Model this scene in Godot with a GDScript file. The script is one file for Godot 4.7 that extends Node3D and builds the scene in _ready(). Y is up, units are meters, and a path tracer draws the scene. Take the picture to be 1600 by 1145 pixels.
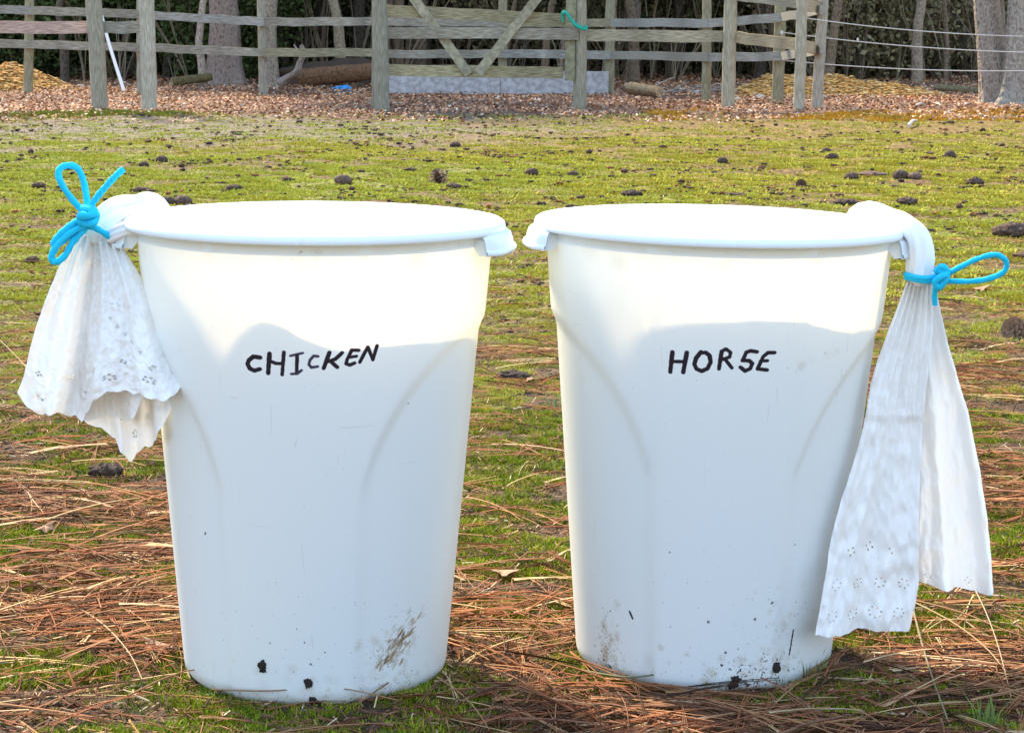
extends Node3D
# Two white plastic buckets on a mossy horse paddock, weathered board fences and a dark wood behind.

const CAM_H := 1.04
const PITCH := -8.8
const FOCAL := 3760.0
const H := 0.697            # bucket height
var rng := RandomNumberGenerator.new()
var N1 := FastNoiseLite.new()
var N2 := FastNoiseLite.new()
var N3 := FastNoiseLite.new()
var used := {}

# ---------------------------------------------------------------- mesh buffer
class Buf:
	var v := PackedVector3Array()
	var uv := PackedVector2Array()
	var col := PackedColorArray()
	var idx := PackedInt32Array()
	func p(a: Vector3, t := Vector2.ZERO, c := Color.WHITE) -> int:
		v.append(a); uv.append(t); col.append(c)
		return v.size() - 1
	func tri(a: int, b: int, c: int) -> void:
		idx.append(a); idx.append(b); idx.append(c)
	func quad(a: int, b: int, c: int, d: int) -> void:
		tri(a, b, c); tri(a, c, d)
	func face(a: Vector3, b: Vector3, c: Vector3, d: Vector3, col_ := Color.WHITE) -> void:
		var i := p(a, Vector2(0, 0), col_)
		p(b, Vector2(1, 0), col_); p(c, Vector2(1, 1), col_); p(d, Vector2(0, 1), col_)
		quad(i, i + 1, i + 2, i + 3)
	func mesh() -> ArrayMesh:
		var n := PackedVector3Array()
		n.resize(v.size())
		for k in range(0, idx.size(), 3):
			var a := v[idx[k]]
			var f := (v[idx[k + 2]] - a).cross(v[idx[k + 1]] - a)
			n[idx[k]] += f; n[idx[k + 1]] += f; n[idx[k + 2]] += f
		for k in n.size():
			n[k] = n[k].normalized() if n[k].length() > 1e-14 else Vector3.UP
		var a := []
		a.resize(Mesh.ARRAY_MAX)
		a[Mesh.ARRAY_VERTEX] = v; a[Mesh.ARRAY_NORMAL] = n; a[Mesh.ARRAY_TEX_UV] = uv; a[Mesh.ARRAY_COLOR] = col; a[Mesh.ARRAY_INDEX] = idx
		var m := ArrayMesh.new()
		m.add_surface_from_arrays(Mesh.PRIMITIVE_TRIANGLES, a)
		return m

# ---------------------------------------------------------------- naming
func numbered(n: String) -> String:
	if not used.has(n):
		used[n] = 0
		return n
	used[n] += 1
	return "%s_%03d" % [n, used[n]]

func thing(called: String, label: String, category: String, at := Vector3.ZERO, group := "") -> Node3D:
	var o := Node3D.new()
	o.name = numbered(called)
	add_child(o, true)
	o.position = at
	tag(o, label, category, group)
	return o

func tag(o: Node, label: String, category := "", group := "", kind := "") -> void:
	if label: o.set_meta("label", label)
	if category: o.set_meta("category", category)
	if group: o.set_meta("group", group)
	if kind: o.set_meta("kind", kind)

func put(called: String, m: Mesh, mt: Material, parent: Node = null, at := Vector3.ZERO) -> MeshInstance3D:
	var o := MeshInstance3D.new()
	o.mesh = m
	o.material_override = mt
	o.position = at
	if parent == null:
		o.name = numbered(called)
		add_child(o, true)
	else:
		var k := 0
		var nm := called
		while parent.has_node(NodePath(nm)):
			k += 1
			nm = "%s_%03d" % [called, k]
		o.name = nm
		parent.add_child(o, true)
	return o

func scatter(called: String, m: Mesh, mt: Material, xf: Array, cols: Array, parent: Node = null) -> MultiMeshInstance3D:
	var mm := MultiMesh.new()
	mm.transform_format = MultiMesh.TRANSFORM_3D
	mm.use_colors = true
	mm.mesh = m
	mm.instance_count = xf.size()
	var b := PackedFloat32Array()
	b.resize(xf.size() * 16)
	for k in xf.size():
		var t: Transform3D = xf[k]
		var c: Color = cols[k]
		var i := k * 16
		b[i] = t.basis.x.x; b[i + 1] = t.basis.y.x; b[i + 2] = t.basis.z.x; b[i + 3] = t.origin.x
		b[i + 4] = t.basis.x.y; b[i + 5] = t.basis.y.y; b[i + 6] = t.basis.z.y; b[i + 7] = t.origin.y
		b[i + 8] = t.basis.x.z; b[i + 9] = t.basis.y.z; b[i + 10] = t.basis.z.z; b[i + 11] = t.origin.z
		b[i + 12] = c.r; b[i + 13] = c.g; b[i + 14] = c.b; b[i + 15] = 1.0
	mm.buffer = b
	var o := MultiMeshInstance3D.new()
	o.multimesh = mm
	o.material_override = mt
	var host: Node = self if parent == null else parent
	o.name = numbered(called) if parent == null else called
	host.add_child(o, true)
	o.set_meta("kind", "stuff")
	return o

# ---------------------------------------------------------------- measuring
func ray(px: float, py: float) -> Vector3:
	var a := deg_to_rad(PITCH)
	var dy := -(py - 572.5) / FOCAL
	return Vector3((px - 800.0) / FOCAL, dy * cos(a) + sin(a), dy * sin(a) - cos(a))

func W(px: float, py: float, dist: float) -> Vector3:      # a surveyed point on the vertical plane z = -dist
	var r := ray(px, py)
	return Vector3(0, CAM_H, 0) + r * (dist / -r.z)

func G(px: float, py: float) -> Vector3:                   # a surveyed point on the ground
	var r := ray(px, py)
	var q := Vector3(0, CAM_H, 0) + r * (CAM_H / -r.y)
	q.y = gh(q.x, q.z)
	return q

func gh(x: float, z: float) -> float:
	var d := -z
	var far := smoothstep(5.0, 12.0, d)
	var h := N1.get_noise_2d(x * 3.0, z * 3.0) * lerpf(0.012, 0.03, far)
	h += N2.get_noise_2d(x * 14.0, z * 14.0) * lerpf(0.010, 0.012, far)
	h *= 1.0 - 0.0 * far
	if d > 40.0:
		h += 0.0022 * (d - 40.0) * (d - 40.0) * clampf(1.0 - (d - 40.0) / 260.0, 0.3, 1.0)
	return h

# ---------------------------------------------------------------- textures
func noise_img(seed_: int, freq: float, w: int, h: int, oct := 4, ridged := false) -> Image:
	var n := FastNoiseLite.new()
	n.seed = seed_
	n.noise_type = FastNoiseLite.TYPE_SIMPLEX_SMOOTH
	n.frequency = freq
	n.fractal_type = FastNoiseLite.FRACTAL_RIDGED if ridged else FastNoiseLite.FRACTAL_FBM
	n.fractal_octaves = oct
	return n.get_seamless_image(w, h)

func tinted(im: Image, lo: Color, hi: Color, gain := 1.0) -> ImageTexture:
	var w := im.get_width()
	var h := im.get_height()
	var o := Image.create(w, h, true, Image.FORMAT_RGB8)
	for y in h:
		for x in w:
			var t := clampf((im.get_pixel(x, y).r - 0.5) * gain + 0.5, 0.0, 1.0)
			o.set_pixel(x, y, lo.lerp(hi, t))
	o.generate_mipmaps()
	return ImageTexture.create_from_image(o)

func mat(c: Color, rough := 0.9, vcol := false) -> StandardMaterial3D:   # c is a linear base colour
	var m := StandardMaterial3D.new()
	m.albedo_color = c.linear_to_srgb()
	m.roughness = rough
	m.metallic_specular = 0.35
	m.vertex_color_use_as_albedo = vcol
	m.cull_mode = BaseMaterial3D.CULL_DISABLED
	return m

func relief(m: StandardMaterial3D, tex: Texture2D, cm: float) -> StandardMaterial3D:
	m.heightmap_enabled = true
	m.heightmap_texture = tex
	m.heightmap_scale = cm
	return m

func world_uv(m: StandardMaterial3D, s: Vector3) -> StandardMaterial3D:
	m.uv1_triplanar = true
	m.uv1_world_triplanar = true
	m.uv1_scale = s
	return m

# ---------------------------------------------------------------- shapes
func spline(pts: Array, n: int) -> PackedVector3Array:
	var o := PackedVector3Array()
	var m := pts.size()
	for k in n + 1:
		var t := float(k) / n * (m - 1)
		var i := mini(int(t), m - 2)
		var f := t - i
		var a: Vector3 = pts[maxi(i - 1, 0)]
		var b: Vector3 = pts[i]
		var c: Vector3 = pts[i + 1]
		var d: Vector3 = pts[mini(i + 2, m - 1)]
		o.append(b.cubic_interpolate(c, a, d, f))
	return o

func tube(buf: Buf, pts: PackedVector3Array, rad: Callable, sides: int, ring = null, c := Color.WHITE, cap := true) -> void:
	var n := pts.size()
	var t0 := (pts[1] - pts[0]).normalized()
	var u := t0.cross(Vector3.UP)
	if u.length() < 0.2: u = t0.cross(Vector3.RIGHT)
	u = u.normalized()
	var start := buf.v.size()
	for k in n:
		var t := (pts[mini(k + 1, n - 1)] - pts[maxi(k - 1, 0)]).normalized()
		u = (u - t * u.dot(t)).normalized()
		var w := t.cross(u)
		var f := float(k) / (n - 1)
		for s in sides + 1:
			var a := TAU * s / sides
			var r: float = rad.call(f)
			if ring != null: r *= ring.call(a if s < sides else 0.0, f)
			buf.p(pts[k] + (u * cos(a) + w * sin(a)) * r, Vector2(float(s) / sides, f), c)
	for k in n - 1:
		for s in sides:
			var i := start + k * (sides + 1) + s
			buf.quad(i, i + 1, i + sides + 2, i + sides + 1)
	if cap:
		for e in [0, n - 1]:
			var q := buf.p(pts[e], Vector2(0.5, 0.5), c)
			var base: int = buf.v.size()
			for s in sides + 1:
				buf.p(buf.v[start + e * (sides + 1) + s], Vector2(0, 0), c)
			for s in sides:
				if e == 0: buf.tri(q, base + s + 1, base + s)
				else: buf.tri(q, base + s, base + s + 1)

func lathe(buf: Buf, prof: Array, n: int, c := Color.WHITE) -> void:
	var m := prof.size()
	var start := buf.v.size()
	for i in n + 1:
		var a := TAU * i / n
		for k in m:
			var q: Vector2 = prof[k]
			buf.p(Vector3(sin(a) * q.x, q.y, cos(a) * q.x), Vector2(float(i) / n, float(k) / m), c)
	for i in n:
		for k in m - 1:
			var b := start + i * m + k
			buf.quad(b, b + 1, b + m + 1, b + m)

# a plank from a to b: height h (upright), thickness t, a little warped and worn
func plank(a: Vector3, b: Vector3, h: float, t: float, warp := 0.006, c := Color.WHITE) -> ArrayMesh:
	var buf := Buf.new()
	var x := (b - a)
	var face_n := Vector3(-x.z, 0, x.x).normalized()
	if absf(x.x) + absf(x.z) < 0.05: face_n = Vector3(0, 0, 1)
	var up := face_n.cross(x).normalized()
	if up.y < 0: up = -up
	var segs := 8
	var off := []
	var wid := []
	var tone := []
	for k in segs + 1:
		off.append((up * rng.randf_range(-1, 1) + face_n * rng.randf_range(-1, 1)) * warp * (0.0 if k == 0 or k == segs else 1.0))
		tone.append(rng.randf_range(0.72, 1.12))
		wid.append(h * rng.randf_range(0.95, 1.03))
	for side in 4:
		for k in segs + 1:
			var p0 := a + x * (float(k) / segs) + (off[k] as Vector3)
			var hu: Vector3 = up * (wid[k] as float) * 0.5
			var hn := face_n * t * 0.5
			var ring := [p0 + hu + hn, p0 + hu - hn, p0 - hu - hn, p0 - hu + hn]
			var ck: Color = c * (tone[k] as float)
			buf.p(ring[side], Vector2(k, 0), ck)
			buf.p(ring[(side + 1) % 4], Vector2(k, 1), ck)
		var s := buf.v.size() - (segs + 1) * 2
		for k in segs:
			buf.quad(s + k * 2, s + k * 2 + 1, s + k * 2 + 3, s + k * 2 + 2)
	for e in [0, segs]:
		var p0 := a + x * (float(e) / segs) + (off[e] as Vector3)
		var hu: Vector3 = up * (wid[e] as float) * 0.5
		var hn := face_n * t * 0.5
		buf.face(p0 + hu + hn, p0 + hu - hn, p0 - hu - hn, p0 - hu + hn, c)
	return buf.mesh()

# a weathered post: rounded square section, foot a to top b
func post(a: Vector3, b: Vector3, w: float, c := Color.WHITE) -> ArrayMesh:
	var buf := Buf.new()
	var pts := PackedVector3Array()
	for k in 13:
		pts.append(a.lerp(b, k / 12.0) + Vector3(rng.randf_range(-1, 1), 0, rng.randf_range(-1, 1)) * 0.003)
	var turn := rng.randf_range(-0.2, 0.2) + PI / 4
	var ph := rng.randf() * 6.0
	tube(buf, pts, func(f): return w * 0.56 * (1.04 - 0.08 * f), 16,
		func(an, f):
			var q: float = an + turn
			var sq := 1.0 / maxf(absf(cos(q)), absf(sin(q)))
			return minf(sq, 1.17) * (1.0 + 0.03 * sin(an * 5.0 + ph) + 0.02 * sin(an * 9.0 + f * 7.0)), c)
	return buf.mesh()

func blob(r: Vector3, seed_: int, rough: float, n := 14) -> ArrayMesh:
	var buf := Buf.new()
	var ns := FastNoiseLite.new()
	ns.seed = seed_
	ns.frequency = 1.1
	for i in n + 1:
		var th := PI * i / n
		for j in n * 2 + 1:
			var ph := TAU * (j % (n * 2)) / (n * 2)
			var q := Vector3(sin(th) * cos(ph), cos(th), sin(th) * sin(ph))
			var k := 1.0 + rough * ns.get_noise_3dv(q * 1.6) + rough * 0.6 * ns.get_noise_3dv(q * 4.5) + rough * 0.35 * ns.get_noise_3dv(q * 11.0)
			buf.p(q * r * k, Vector2(float(j) / n, float(i) / n))
	for i in n:
		for j in n * 2:
			var b := i * (n * 2 + 1) + j
			buf.quad(b, b + 1, b + n * 2 + 2, b + n * 2 + 1)
	return buf.mesh()

func jit(c: Color, k: float) -> Color:
	var s := 1.0 + rng.randf_range(-k, k)
	return Color(c.r * s * rng.randf_range(0.93, 1.07), c.g * s, c.b * s * rng.randf_range(0.9, 1.1))

# ================================================================ the scene
func _ready() -> void:
	rng.seed = 20240611
	var cam := Camera3D.new()
	cam.name = "camera"
	cam.position = Vector3(0, CAM_H, 0)
	cam.rotation_degrees = Vector3(PITCH, 0, 0)
	cam.fov = rad_to_deg(2.0 * atan(572.5 / FOCAL))
	cam.near = 0.05
	cam.far = 600.0
	cam.current = true
	add_child(cam)
	var env := Environment.new()
	env.background_mode = Environment.BG_SKY
	var sm := ProceduralSkyMaterial.new()
	sm.sky_top_color = Color(0.61, 0.74, 0.91)
	sm.sky_horizon_color = Color(0.89, 0.93, 0.95)
	sm.sky_curve = 0.25
	sm.sky_energy_multiplier = 1.0
	sm.ground_bottom_color = Color(0.25, 0.23, 0.18)
	sm.ground_horizon_color = Color(0.6, 0.62, 0.6)
	var sky := Sky.new()
	sky.sky_material = sm
	env.sky = sky
	env.tonemap_mode = Environment.TONE_MAPPER_LINEAR
	env.tonemap_exposure = 2.55
	env.sdfgi_enabled = true
	env.ssao_enabled = true
	env.ssil_enabled = true
	var we := WorldEnvironment.new()
	we.name = "world"
	we.environment = env
	add_child(we)
	var sun := DirectionalLight3D.new()
	sun.name = "sun"
	sun.light_energy = 1.5
	sun.light_color = Color(1.0, 0.93, 0.80)
	sun.light_angular_distance = 7.0
	sun.shadow_enabled = true
	add_child(sun)
	var sun_dir := Vector3(-0.42, 0.72, -0.78)      # towards the sun: behind the buckets, a little to the left
	sun.look_at_from_position(sun_dir * 50.0, Vector3.ZERO, Vector3.UP)

	N1.seed = 3; N1.frequency = 0.2
	N2.seed = 8; N2.frequency = 0.2
	N3.seed = 21; N3.frequency = 0.5; N3.fractal_octaves = 3
	make_materials()
	build_ground()
	build_ground_cover()
	build_fences()
	build_woods()
	build_piles_and_logs()
	build_buckets()
	build_cloths()
	build_clods()
	build_foreground_bits()

var M := {}
func make_materials() -> void:
	var fine := noise_img(5, 0.02, 512, 512, 5)
	var fine_t := tinted(fine, Color(0.55, 0.55, 0.55), Color(1, 1, 1), 2.0)
	var soft_t := tinted(fine, Color(0.80, 0.80, 0.79), Color(1, 1, 1), 1.6)
	var grit := noise_img(6, 0.07, 512, 512, 4)
	var grit_t := ImageTexture.create_from_image(grit)
	M.grit = grit_t
	var g := mat(Color(1, 1, 1), 0.95, true)
	g.albedo_texture = fine_t
	relief(g, grit_t, 1.0)
	M.ground = world_uv(g, Vector3(1.7, 1.7, 1.7))
	# weathered boards: long grain
	var streak := noise_img(7, 0.03, 512, 512, 5)
	var streak_t := tinted(streak, Color(0.68, 0.65, 0.60), Color(1, 1, 1), 1.3)
	var streak_h := ImageTexture.create_from_image(streak)
	for d in [["rail", Vector3(0.5, 6.0, 6.0)], ["post", Vector3(6.0, 0.5, 6.0)]]:
		var m := mat(Color(1, 1, 1), 0.85, true)
		m.albedo_texture = streak_t
		relief(m, streak_h, 0.25)
		M[d[0]] = world_uv(m, d[1])
	var br := mat(Color(1, 1, 1), 0.85, true)
	br.albedo_texture = soft_t
	M.brace = world_uv(br, Vector3(1.5, 1.5, 1.5))
	var bark := noise_img(9, 0.025, 512, 512, 5, true)
	var bt := tinted(bark, Color(0.55, 0.53, 0.50), Color(1, 1, 1), 1.4)
	var bm := mat(Color(1, 1, 1), 0.95, true)
	bm.albedo_texture = bt
	relief(bm, ImageTexture.create_from_image(bark), 1.6)
	M.bark = world_uv(bm, Vector3(2.2, 0.9, 2.2))
	var lf := mat(Color(1, 1, 1), 0.85, true)
	lf.metallic_specular = 0.12
	lf.backlight_enabled = true
	lf.backlight = Color(0.35, 0.35, 0.35)
	M.leaf = lf
	var nd := mat(Color(1, 1, 1), 0.75, true)
	nd.metallic_specular = 0.12
	M.needle = nd
	M.litter = mat(Color(1, 1, 1), 0.8, true)
	M.crumb = mat(Color(1, 1, 1), 0.95, true)
	var clod := mat(Color(1, 1, 1), 0.95, true)
	clod.albedo_texture = fine_t
	relief(clod, grit_t, 0.3)
	M.clod = world_uv(clod, Vector3(6, 6, 6))
	M.rope = mat(Color(0.60, 0.56, 0.50), 0.8)
	M.pole = mat(Color(0.85, 0.83, 0.80), 0.7)
	var cord := mat(Color(0.02, 0.58, 0.88), 0.95)
	relief(cord, grit_t, 0.15)
	M.cord = world_uv(cord, Vector3(14, 14, 14))
	M.twine = mat(Color(0.01, 0.33, 0.22), 0.6)
	M.sheet = world_uv(relief(mat(Color(0.50, 0.48, 0.48), 0.6), grit_t, 0.1), Vector3(1.2, 1.2, 1.2))
	var sh: StandardMaterial3D = M.sheet
	sh.albedo_texture = soft_t

# ---------------------------------------------------------------- ground
func zone(x: float, z: float) -> Color:
	var d := -z
	var a := N3.get_noise_2d(x * 1.2, z * 1.6)
	var b := N3.get_noise_2d(x * 5.0 + 40.0, z * 7.0)
	var e := N3.get_noise_2d(x * 0.35 + 9.0, z * 0.5)
	var soil := Color(0.12, 0.068, 0.038)
	var straw := Color(0.22, 0.115, 0.06)
	var moss := Color(0.25, 0.245, 0.04)
	var gold := Color(0.30, 0.20, 0.035)
	var grey := Color(0.25, 0.20, 0.15)
	var leaf := Color(0.30, 0.165, 0.115)
	var c := soil.lerp(moss, smoothstep(-0.15, 0.2, b + 0.25 * a))
	c = c.lerp(straw, smoothstep(0.0, 0.35, a + 0.3 * b) * lerpf(0.8, 0.2, smoothstep(5.0, 9.0, d)))
	var field := moss.lerp(gold, smoothstep(-0.1, 0.45, e + 0.12 * x + 0.25 * b + 0.2 * smoothstep(13.0, 17.5, d)))
	field = field.lerp(soil.lerp(straw, 0.9), smoothstep(0.04, 0.22, a * 0.6 + N3.get_noise_2d(x * 5.0 + 40.0, z * 7.0 + 300.0) * 0.6) * 0.85)
	c = c.lerp(field, smoothstep(6.0, 10.0, d))
	c = c.lerp(grey.lerp(Color(0.30, 0.19, 0.06), smoothstep(-0.3, 0.5, a * 0.5 + 0.3 * x)), smoothstep(15.8, 18.2, d + a * 2.0 + b) * 0.9)
	c = c.lerp(leaf, smoothstep(20.0, 21.8, d + 1.5 * a))
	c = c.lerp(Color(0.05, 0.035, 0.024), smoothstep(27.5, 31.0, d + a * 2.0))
	return c

func build_ground() -> void:
	var xs := []
	var zs := []
	var x := 0.0
	var half := [0.0]
	while x < 220.0:
		x += 0.05 if x < 2.0 else (0.12 if x < 6.5 else (x * 0.12))
		half.append(x)
	for k in range(half.size() - 1, 0, -1): xs.append(-half[k])
	xs.append_array(half)
	var d := -60.0
	while d < 320.0:
		zs.append(-d)
		if d < 1.5: d += maxf(0.4, (1.5 - d) * 0.2)
		elif d < 8.5: d += 0.05
		elif d < 24.0: d += 0.12
		elif d < 40.0: d += 0.4
		else: d += d * 0.08
	var buf := Buf.new()
	var nx := xs.size()
	for zz in zs:
		for xx in xs:
			buf.p(Vector3(xx, gh(xx, zz), zz), Vector2(xx, zz), zone(xx, zz))
	for j in zs.size() - 1:
		for i in nx - 1:
			var b := j * nx + i
			buf.quad(b, b + nx, b + nx + 1, b + 1)
	var o := put("ground", buf.mesh(), M.ground)
	tag(o, "mossy paddock ground running from the buckets to the wood", "", "", "structure")

func needle_mesh(count: int, length: float, w: float, spread: float) -> ArrayMesh:
	var buf := Buf.new()
	for k in count:
		var a := rng.randf_range(-spread, spread)
		var bend := rng.randf_range(-0.14, 0.14)
		var lift := rng.randf_range(0.0, 0.12)
		var l := length * rng.randf_range(0.75, 1.1)
		var pts := PackedVector3Array()
		for s in 6:
			var f := s / 5.0
			var an := a + bend * f
			pts.append(Vector3(cos(an) * l * (f - 0.5), l * lift * (0.25 - (f - 0.5) * (f - 0.5)) * 2.0, sin(an) * l * (f - 0.5) + bend * l * f * f * 0.6))
		var tone := rng.randf_range(0.75, 1.2)
		tube(buf, pts, func(f): return w * (1.0 - 0.45 * f), 3, null, Color(tone, tone, tone), false)
	return buf.mesh()

func tuft_mesh(blades: int, h: float, w: float, spread: float) -> ArrayMesh:
	var buf := Buf.new()
	for k in blades:
		var a := rng.randf() * TAU
		var r := sqrt(rng.randf()) * spread
		var p0 := Vector3(cos(a) * r, -0.004, sin(a) * r)
		var out := Vector3(cos(a + rng.randf_range(-1, 1)), 0, sin(a + rng.randf_range(-1, 1))) * rng.randf_range(0.2, 0.9)
		var hh := h * rng.randf_range(0.5, 1.1)
		var side := Vector3(-out.z, 0, out.x).normalized() * w * 0.5
		var p1 := p0 + Vector3(0, hh * 0.6, 0) + out * hh * 0.3
		var p2 := p0 + Vector3(0, hh, 0) + out * hh * 0.9
		var dark := Color(0.6, 0.6, 0.55)
		var tone := rng.randf_range(0.88, 1.12)
		var lite := Color(tone, tone, tone)
		var i := buf.p(p0 - side, Vector2.ZERO, lite)
		buf.p(p0 + side, Vector2.ZERO, lite); buf.p(p1 + side * 0.8, Vector2.ZERO, lite); buf.p(p1 - side * 0.8, Vector2.ZERO, lite); buf.p(p2, Vector2.ZERO, lite)
		buf.quad(i, i + 1, i + 2, i + 3)
		buf.tri(i + 3, i + 2, i + 4)
	return buf.mesh()

func needle_mask(x: float, z: float) -> float:
	var d := -z
	var a := N3.get_noise_2d(x * 0.9 + 3.0, z * 2.6)
	var b := N3.get_noise_2d(x * 3.0 + 60.0, z * 6.0)
	return smoothstep(-0.22, 0.25, a * 0.9 + b * 0.5 + lerpf(-0.05, -0.28, smoothstep(4.4, 9.0, d)))

func in_bucket(x: float, z: float) -> bool:
	return Vector2(x + 0.305, z + 3.62).length() < 0.188 or Vector2(x - 0.302, z + 3.68).length() < 0.188

func build_ground_cover() -> void:
	var xf := [[], [], [], []]
	var cl := [[], [], [], []]
	# ---- grass and moss tufts
	var greens := [Color(0.21, 0.26, 0.016), Color(0.28, 0.30, 0.022), Color(0.13, 0.19, 0.016), Color(0.34, 0.31, 0.035)]
	for k in 230000:
		var d := 2.6 + pow(rng.randf(), 1.7) * 18.5
		var x := rng.randf_range(-1, 1) * (0.30 * d + 0.5)
		var z := -d
		if in_bucket(x, z): continue
		var m := needle_mask(x, z)
		var a := N3.get_noise_2d(x * 5.0 + 40.0, z * 7.0) + 0.25 * N3.get_noise_2d(x * 1.2, z * 1.6)
		var want := smoothstep(lerpf(-0.36, -0.38, smoothstep(6.0, 10.0, d)), lerpf(0.02, 0.05, smoothstep(6.0, 10.0, d)), a) * (1.0 - 0.6 * m)
		want *= 1.0 - 0.85 * smoothstep(15.8, 18.0, d + 2.0 * N3.get_noise_2d(x * 1.2, z * 1.6) - 0.5 * clampf(x, -1, 1))
		var bare := N3.get_noise_2d(x * 1.2, z * 1.6) * 0.6 + N3.get_noise_2d(x * 5.0 + 40.0, z * 7.0 + 300.0) * 0.6
		want *= 1.0 - 0.9 * smoothstep(0.05, 0.22, bare) * smoothstep(5.5, 7.5, d)
		if rng.randf() > want + 0.03: continue
		var s := rng.randf_range(0.6, 1.25) * lerpf(0.85, 1.15, smoothstep(6, 14, d))
		var t := Transform3D(Basis(Vector3.UP, rng.randf() * TAU).scaled(Vector3(s * 1.2, s * rng.randf_range(0.7, 1.2), s * 1.2)), Vector3(x, gh(x, z), z))
		var v := rng.randi() % 2
		if d > 8.0: v = 2
		xf[v].append(t)
		var c: Color = greens[rng.randi() % 4]
		var gold := smoothstep(-0.1, 0.45, N3.get_noise_2d(x * 0.35 + 9.0, z * 0.5) + 0.16 * x + 0.4 * smoothstep(12.0, 17.0, d)) * smoothstep(6.0, 11.0, d)
		c = c.lerp(Color(0.46, 0.27, 0.04), gold * rng.randf_range(0.3, 0.9))
		if d > 6.0: c = c.lerp(Color(0.46, 0.44, 0.065), 0.75)
		cl[v].append(jit(c, 0.25 if d < 7.0 else 0.14))
	for k in 1500:      # moss about the feet of the left posts, golden moss along the right fence
		var right := k >= 600
		var x := rng.randf_range(1.2, 4.6) if right else rng.randfn(-3.55, 0.35)
		var z := -(rng.randf_range(20.0, 21.6) if right else 21.0 + rng.randfn(0, 0.22))
		if right and N3.get_noise_2d(x * 1.4, z * 1.2) < -0.02: continue
		xf[2].append(Transform3D(Basis(Vector3.UP, rng.randf() * TAU).scaled(Vector3(1.3, rng.randf_range(1.2, 2.6), 1.3)), Vector3(x, gh(x, z) + 0.01, z)))
		cl[2].append(jit(Color(0.50, 0.27, 0.03) if right else Color(0.22, 0.23, 0.03), 0.25))
	var tf := [tuft_mesh(28, 0.011, 0.0036, 0.026), tuft_mesh(18, 0.019, 0.0029, 0.022), tuft_mesh(18, 0.013, 0.008, 0.045)]
	for v in 3:
		var o := scatter("grass", tf[v], M.leaf, xf[v], cl[v])
		tag(o, ["fine bright green moss tufts growing around the buckets", "slightly taller green grass blades growing around the buckets", "yellow green short turf of the open paddock behind the buckets"][v], "grass")
	# ---- pine needles
	xf = [[], [], [], []]
	cl = [[], [], [], []]
	var browns := [Color(0.27, 0.105, 0.050), Color(0.16, 0.060, 0.030), Color(0.35, 0.175, 0.085), Color(0.54, 0.38, 0.21), Color(0.07, 0.035, 0.022), Color(0.22, 0.11, 0.062)]
	for k in 62000:
		var d := 2.6 + pow(rng.randf(), 1.9) * 8.5
		var x := rng.randf_range(-1, 1) * (0.27 * d + 0.6)
		var z := -d
		if in_bucket(x, z): continue
		var m := needle_mask(x, z)
		if rng.randf() > (0.10 + 0.54 * m) * (1.0 - 0.85 * smoothstep(5.5, 9.5, d)): continue
		var flow := N1.get_noise_2d(x * 6.0, z * 6.0) * 3.0
		var turn := flow * 0.5 + rng.randfn(0.0, 1.2)
		var bs := Basis(Vector3.UP, turn) * Basis(Vector3(0, 0, 1), rng.randfn(0.0, 0.05)) * Basis(Vector3(1, 0, 0), rng.randfn(0.0, 0.14))
		var s := rng.randf_range(0.6, 1.15)
		var y := gh(x, z) + 0.003 + rng.randf() * 0.016 * (0.3 + m)
		var v := rng.randi() % 3
		if near_wall(x, z, turn): continue
		xf[v].append(Transform3D(bs.scaled(Vector3(s, s, s)), Vector3(x, y, z)))
		cl[v].append(jit(browns[[0, 0, 0, 1, 1, 1, 2, 2, 3, 4, 4, 5, 5][rng.randi() % 13]], 0.2))
	var nm := [needle_mesh(1, 0.22, 0.0014, 0.1), needle_mesh(2, 0.20, 0.0012, 0.10), needle_mesh(3, 0.19, 0.0011, 0.10)]
	for v in 3:
		var o := scatter("pine_needles", nm[v], M.needle, xf[v], cl[v])
		tag(o, ["loose single brown pine needles strewn around the buckets", "paired rust brown pine needles matted around the buckets", "bundled rust brown pine needles matted around the buckets"][v], "pine needles")
	# ---- crumbs of soil and dung
	xf = [[], []]
	cl = [[], []]
	for k in 28000:
		var d := 2.7 + pow(rng.randf(), 1.1) * 18.5
		var x := rng.randf_range(-1, 1) * (0.27 * d + 0.5)
		var z := -d
		if in_bucket(x, z): continue
		var a := N3.get_noise_2d(x * 2.2 + 80.0, z * 2.2)
		if rng.randf() > 0.12 + 0.9 * smoothstep(0.08, 0.35, a): continue
		var s := (0.003 + 0.008 * pow(rng.randf(), 3.0)) * lerpf(0.8, 1.1, smoothstep(5, 14, d))
		xf[0].append(Transform3D(Basis(Vector3.UP, rng.randf() * TAU).scaled(Vector3(s * rng.randf_range(1, 2.2), s * rng.randf_range(0.6, 1.0), s * rng.randf_range(1, 1.6))), Vector3(x, gh(x, z) + s * 0.3 + 0.006 * smoothstep(8, 12, d), z)))
		cl[0].append(jit([Color(0.045, 0.03, 0.024), Color(0.08, 0.05, 0.035), Color(0.20, 0.085, 0.035), Color(0.28, 0.2, 0.12)][[0, 0, 0, 1, 1, 2, 2, 1][rng.randi() % 8]], 0.3))
	var o2 := scatter("soil_crumbs", blob(Vector3(1, 0.7, 1), 4, 1.1, 6), M.crumb, xf[0], cl[0])
	tag(o2, "small dark crumbs of soil and dung strewn over the paddock", "soil")
	var bx := []
	var bc := []
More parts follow.
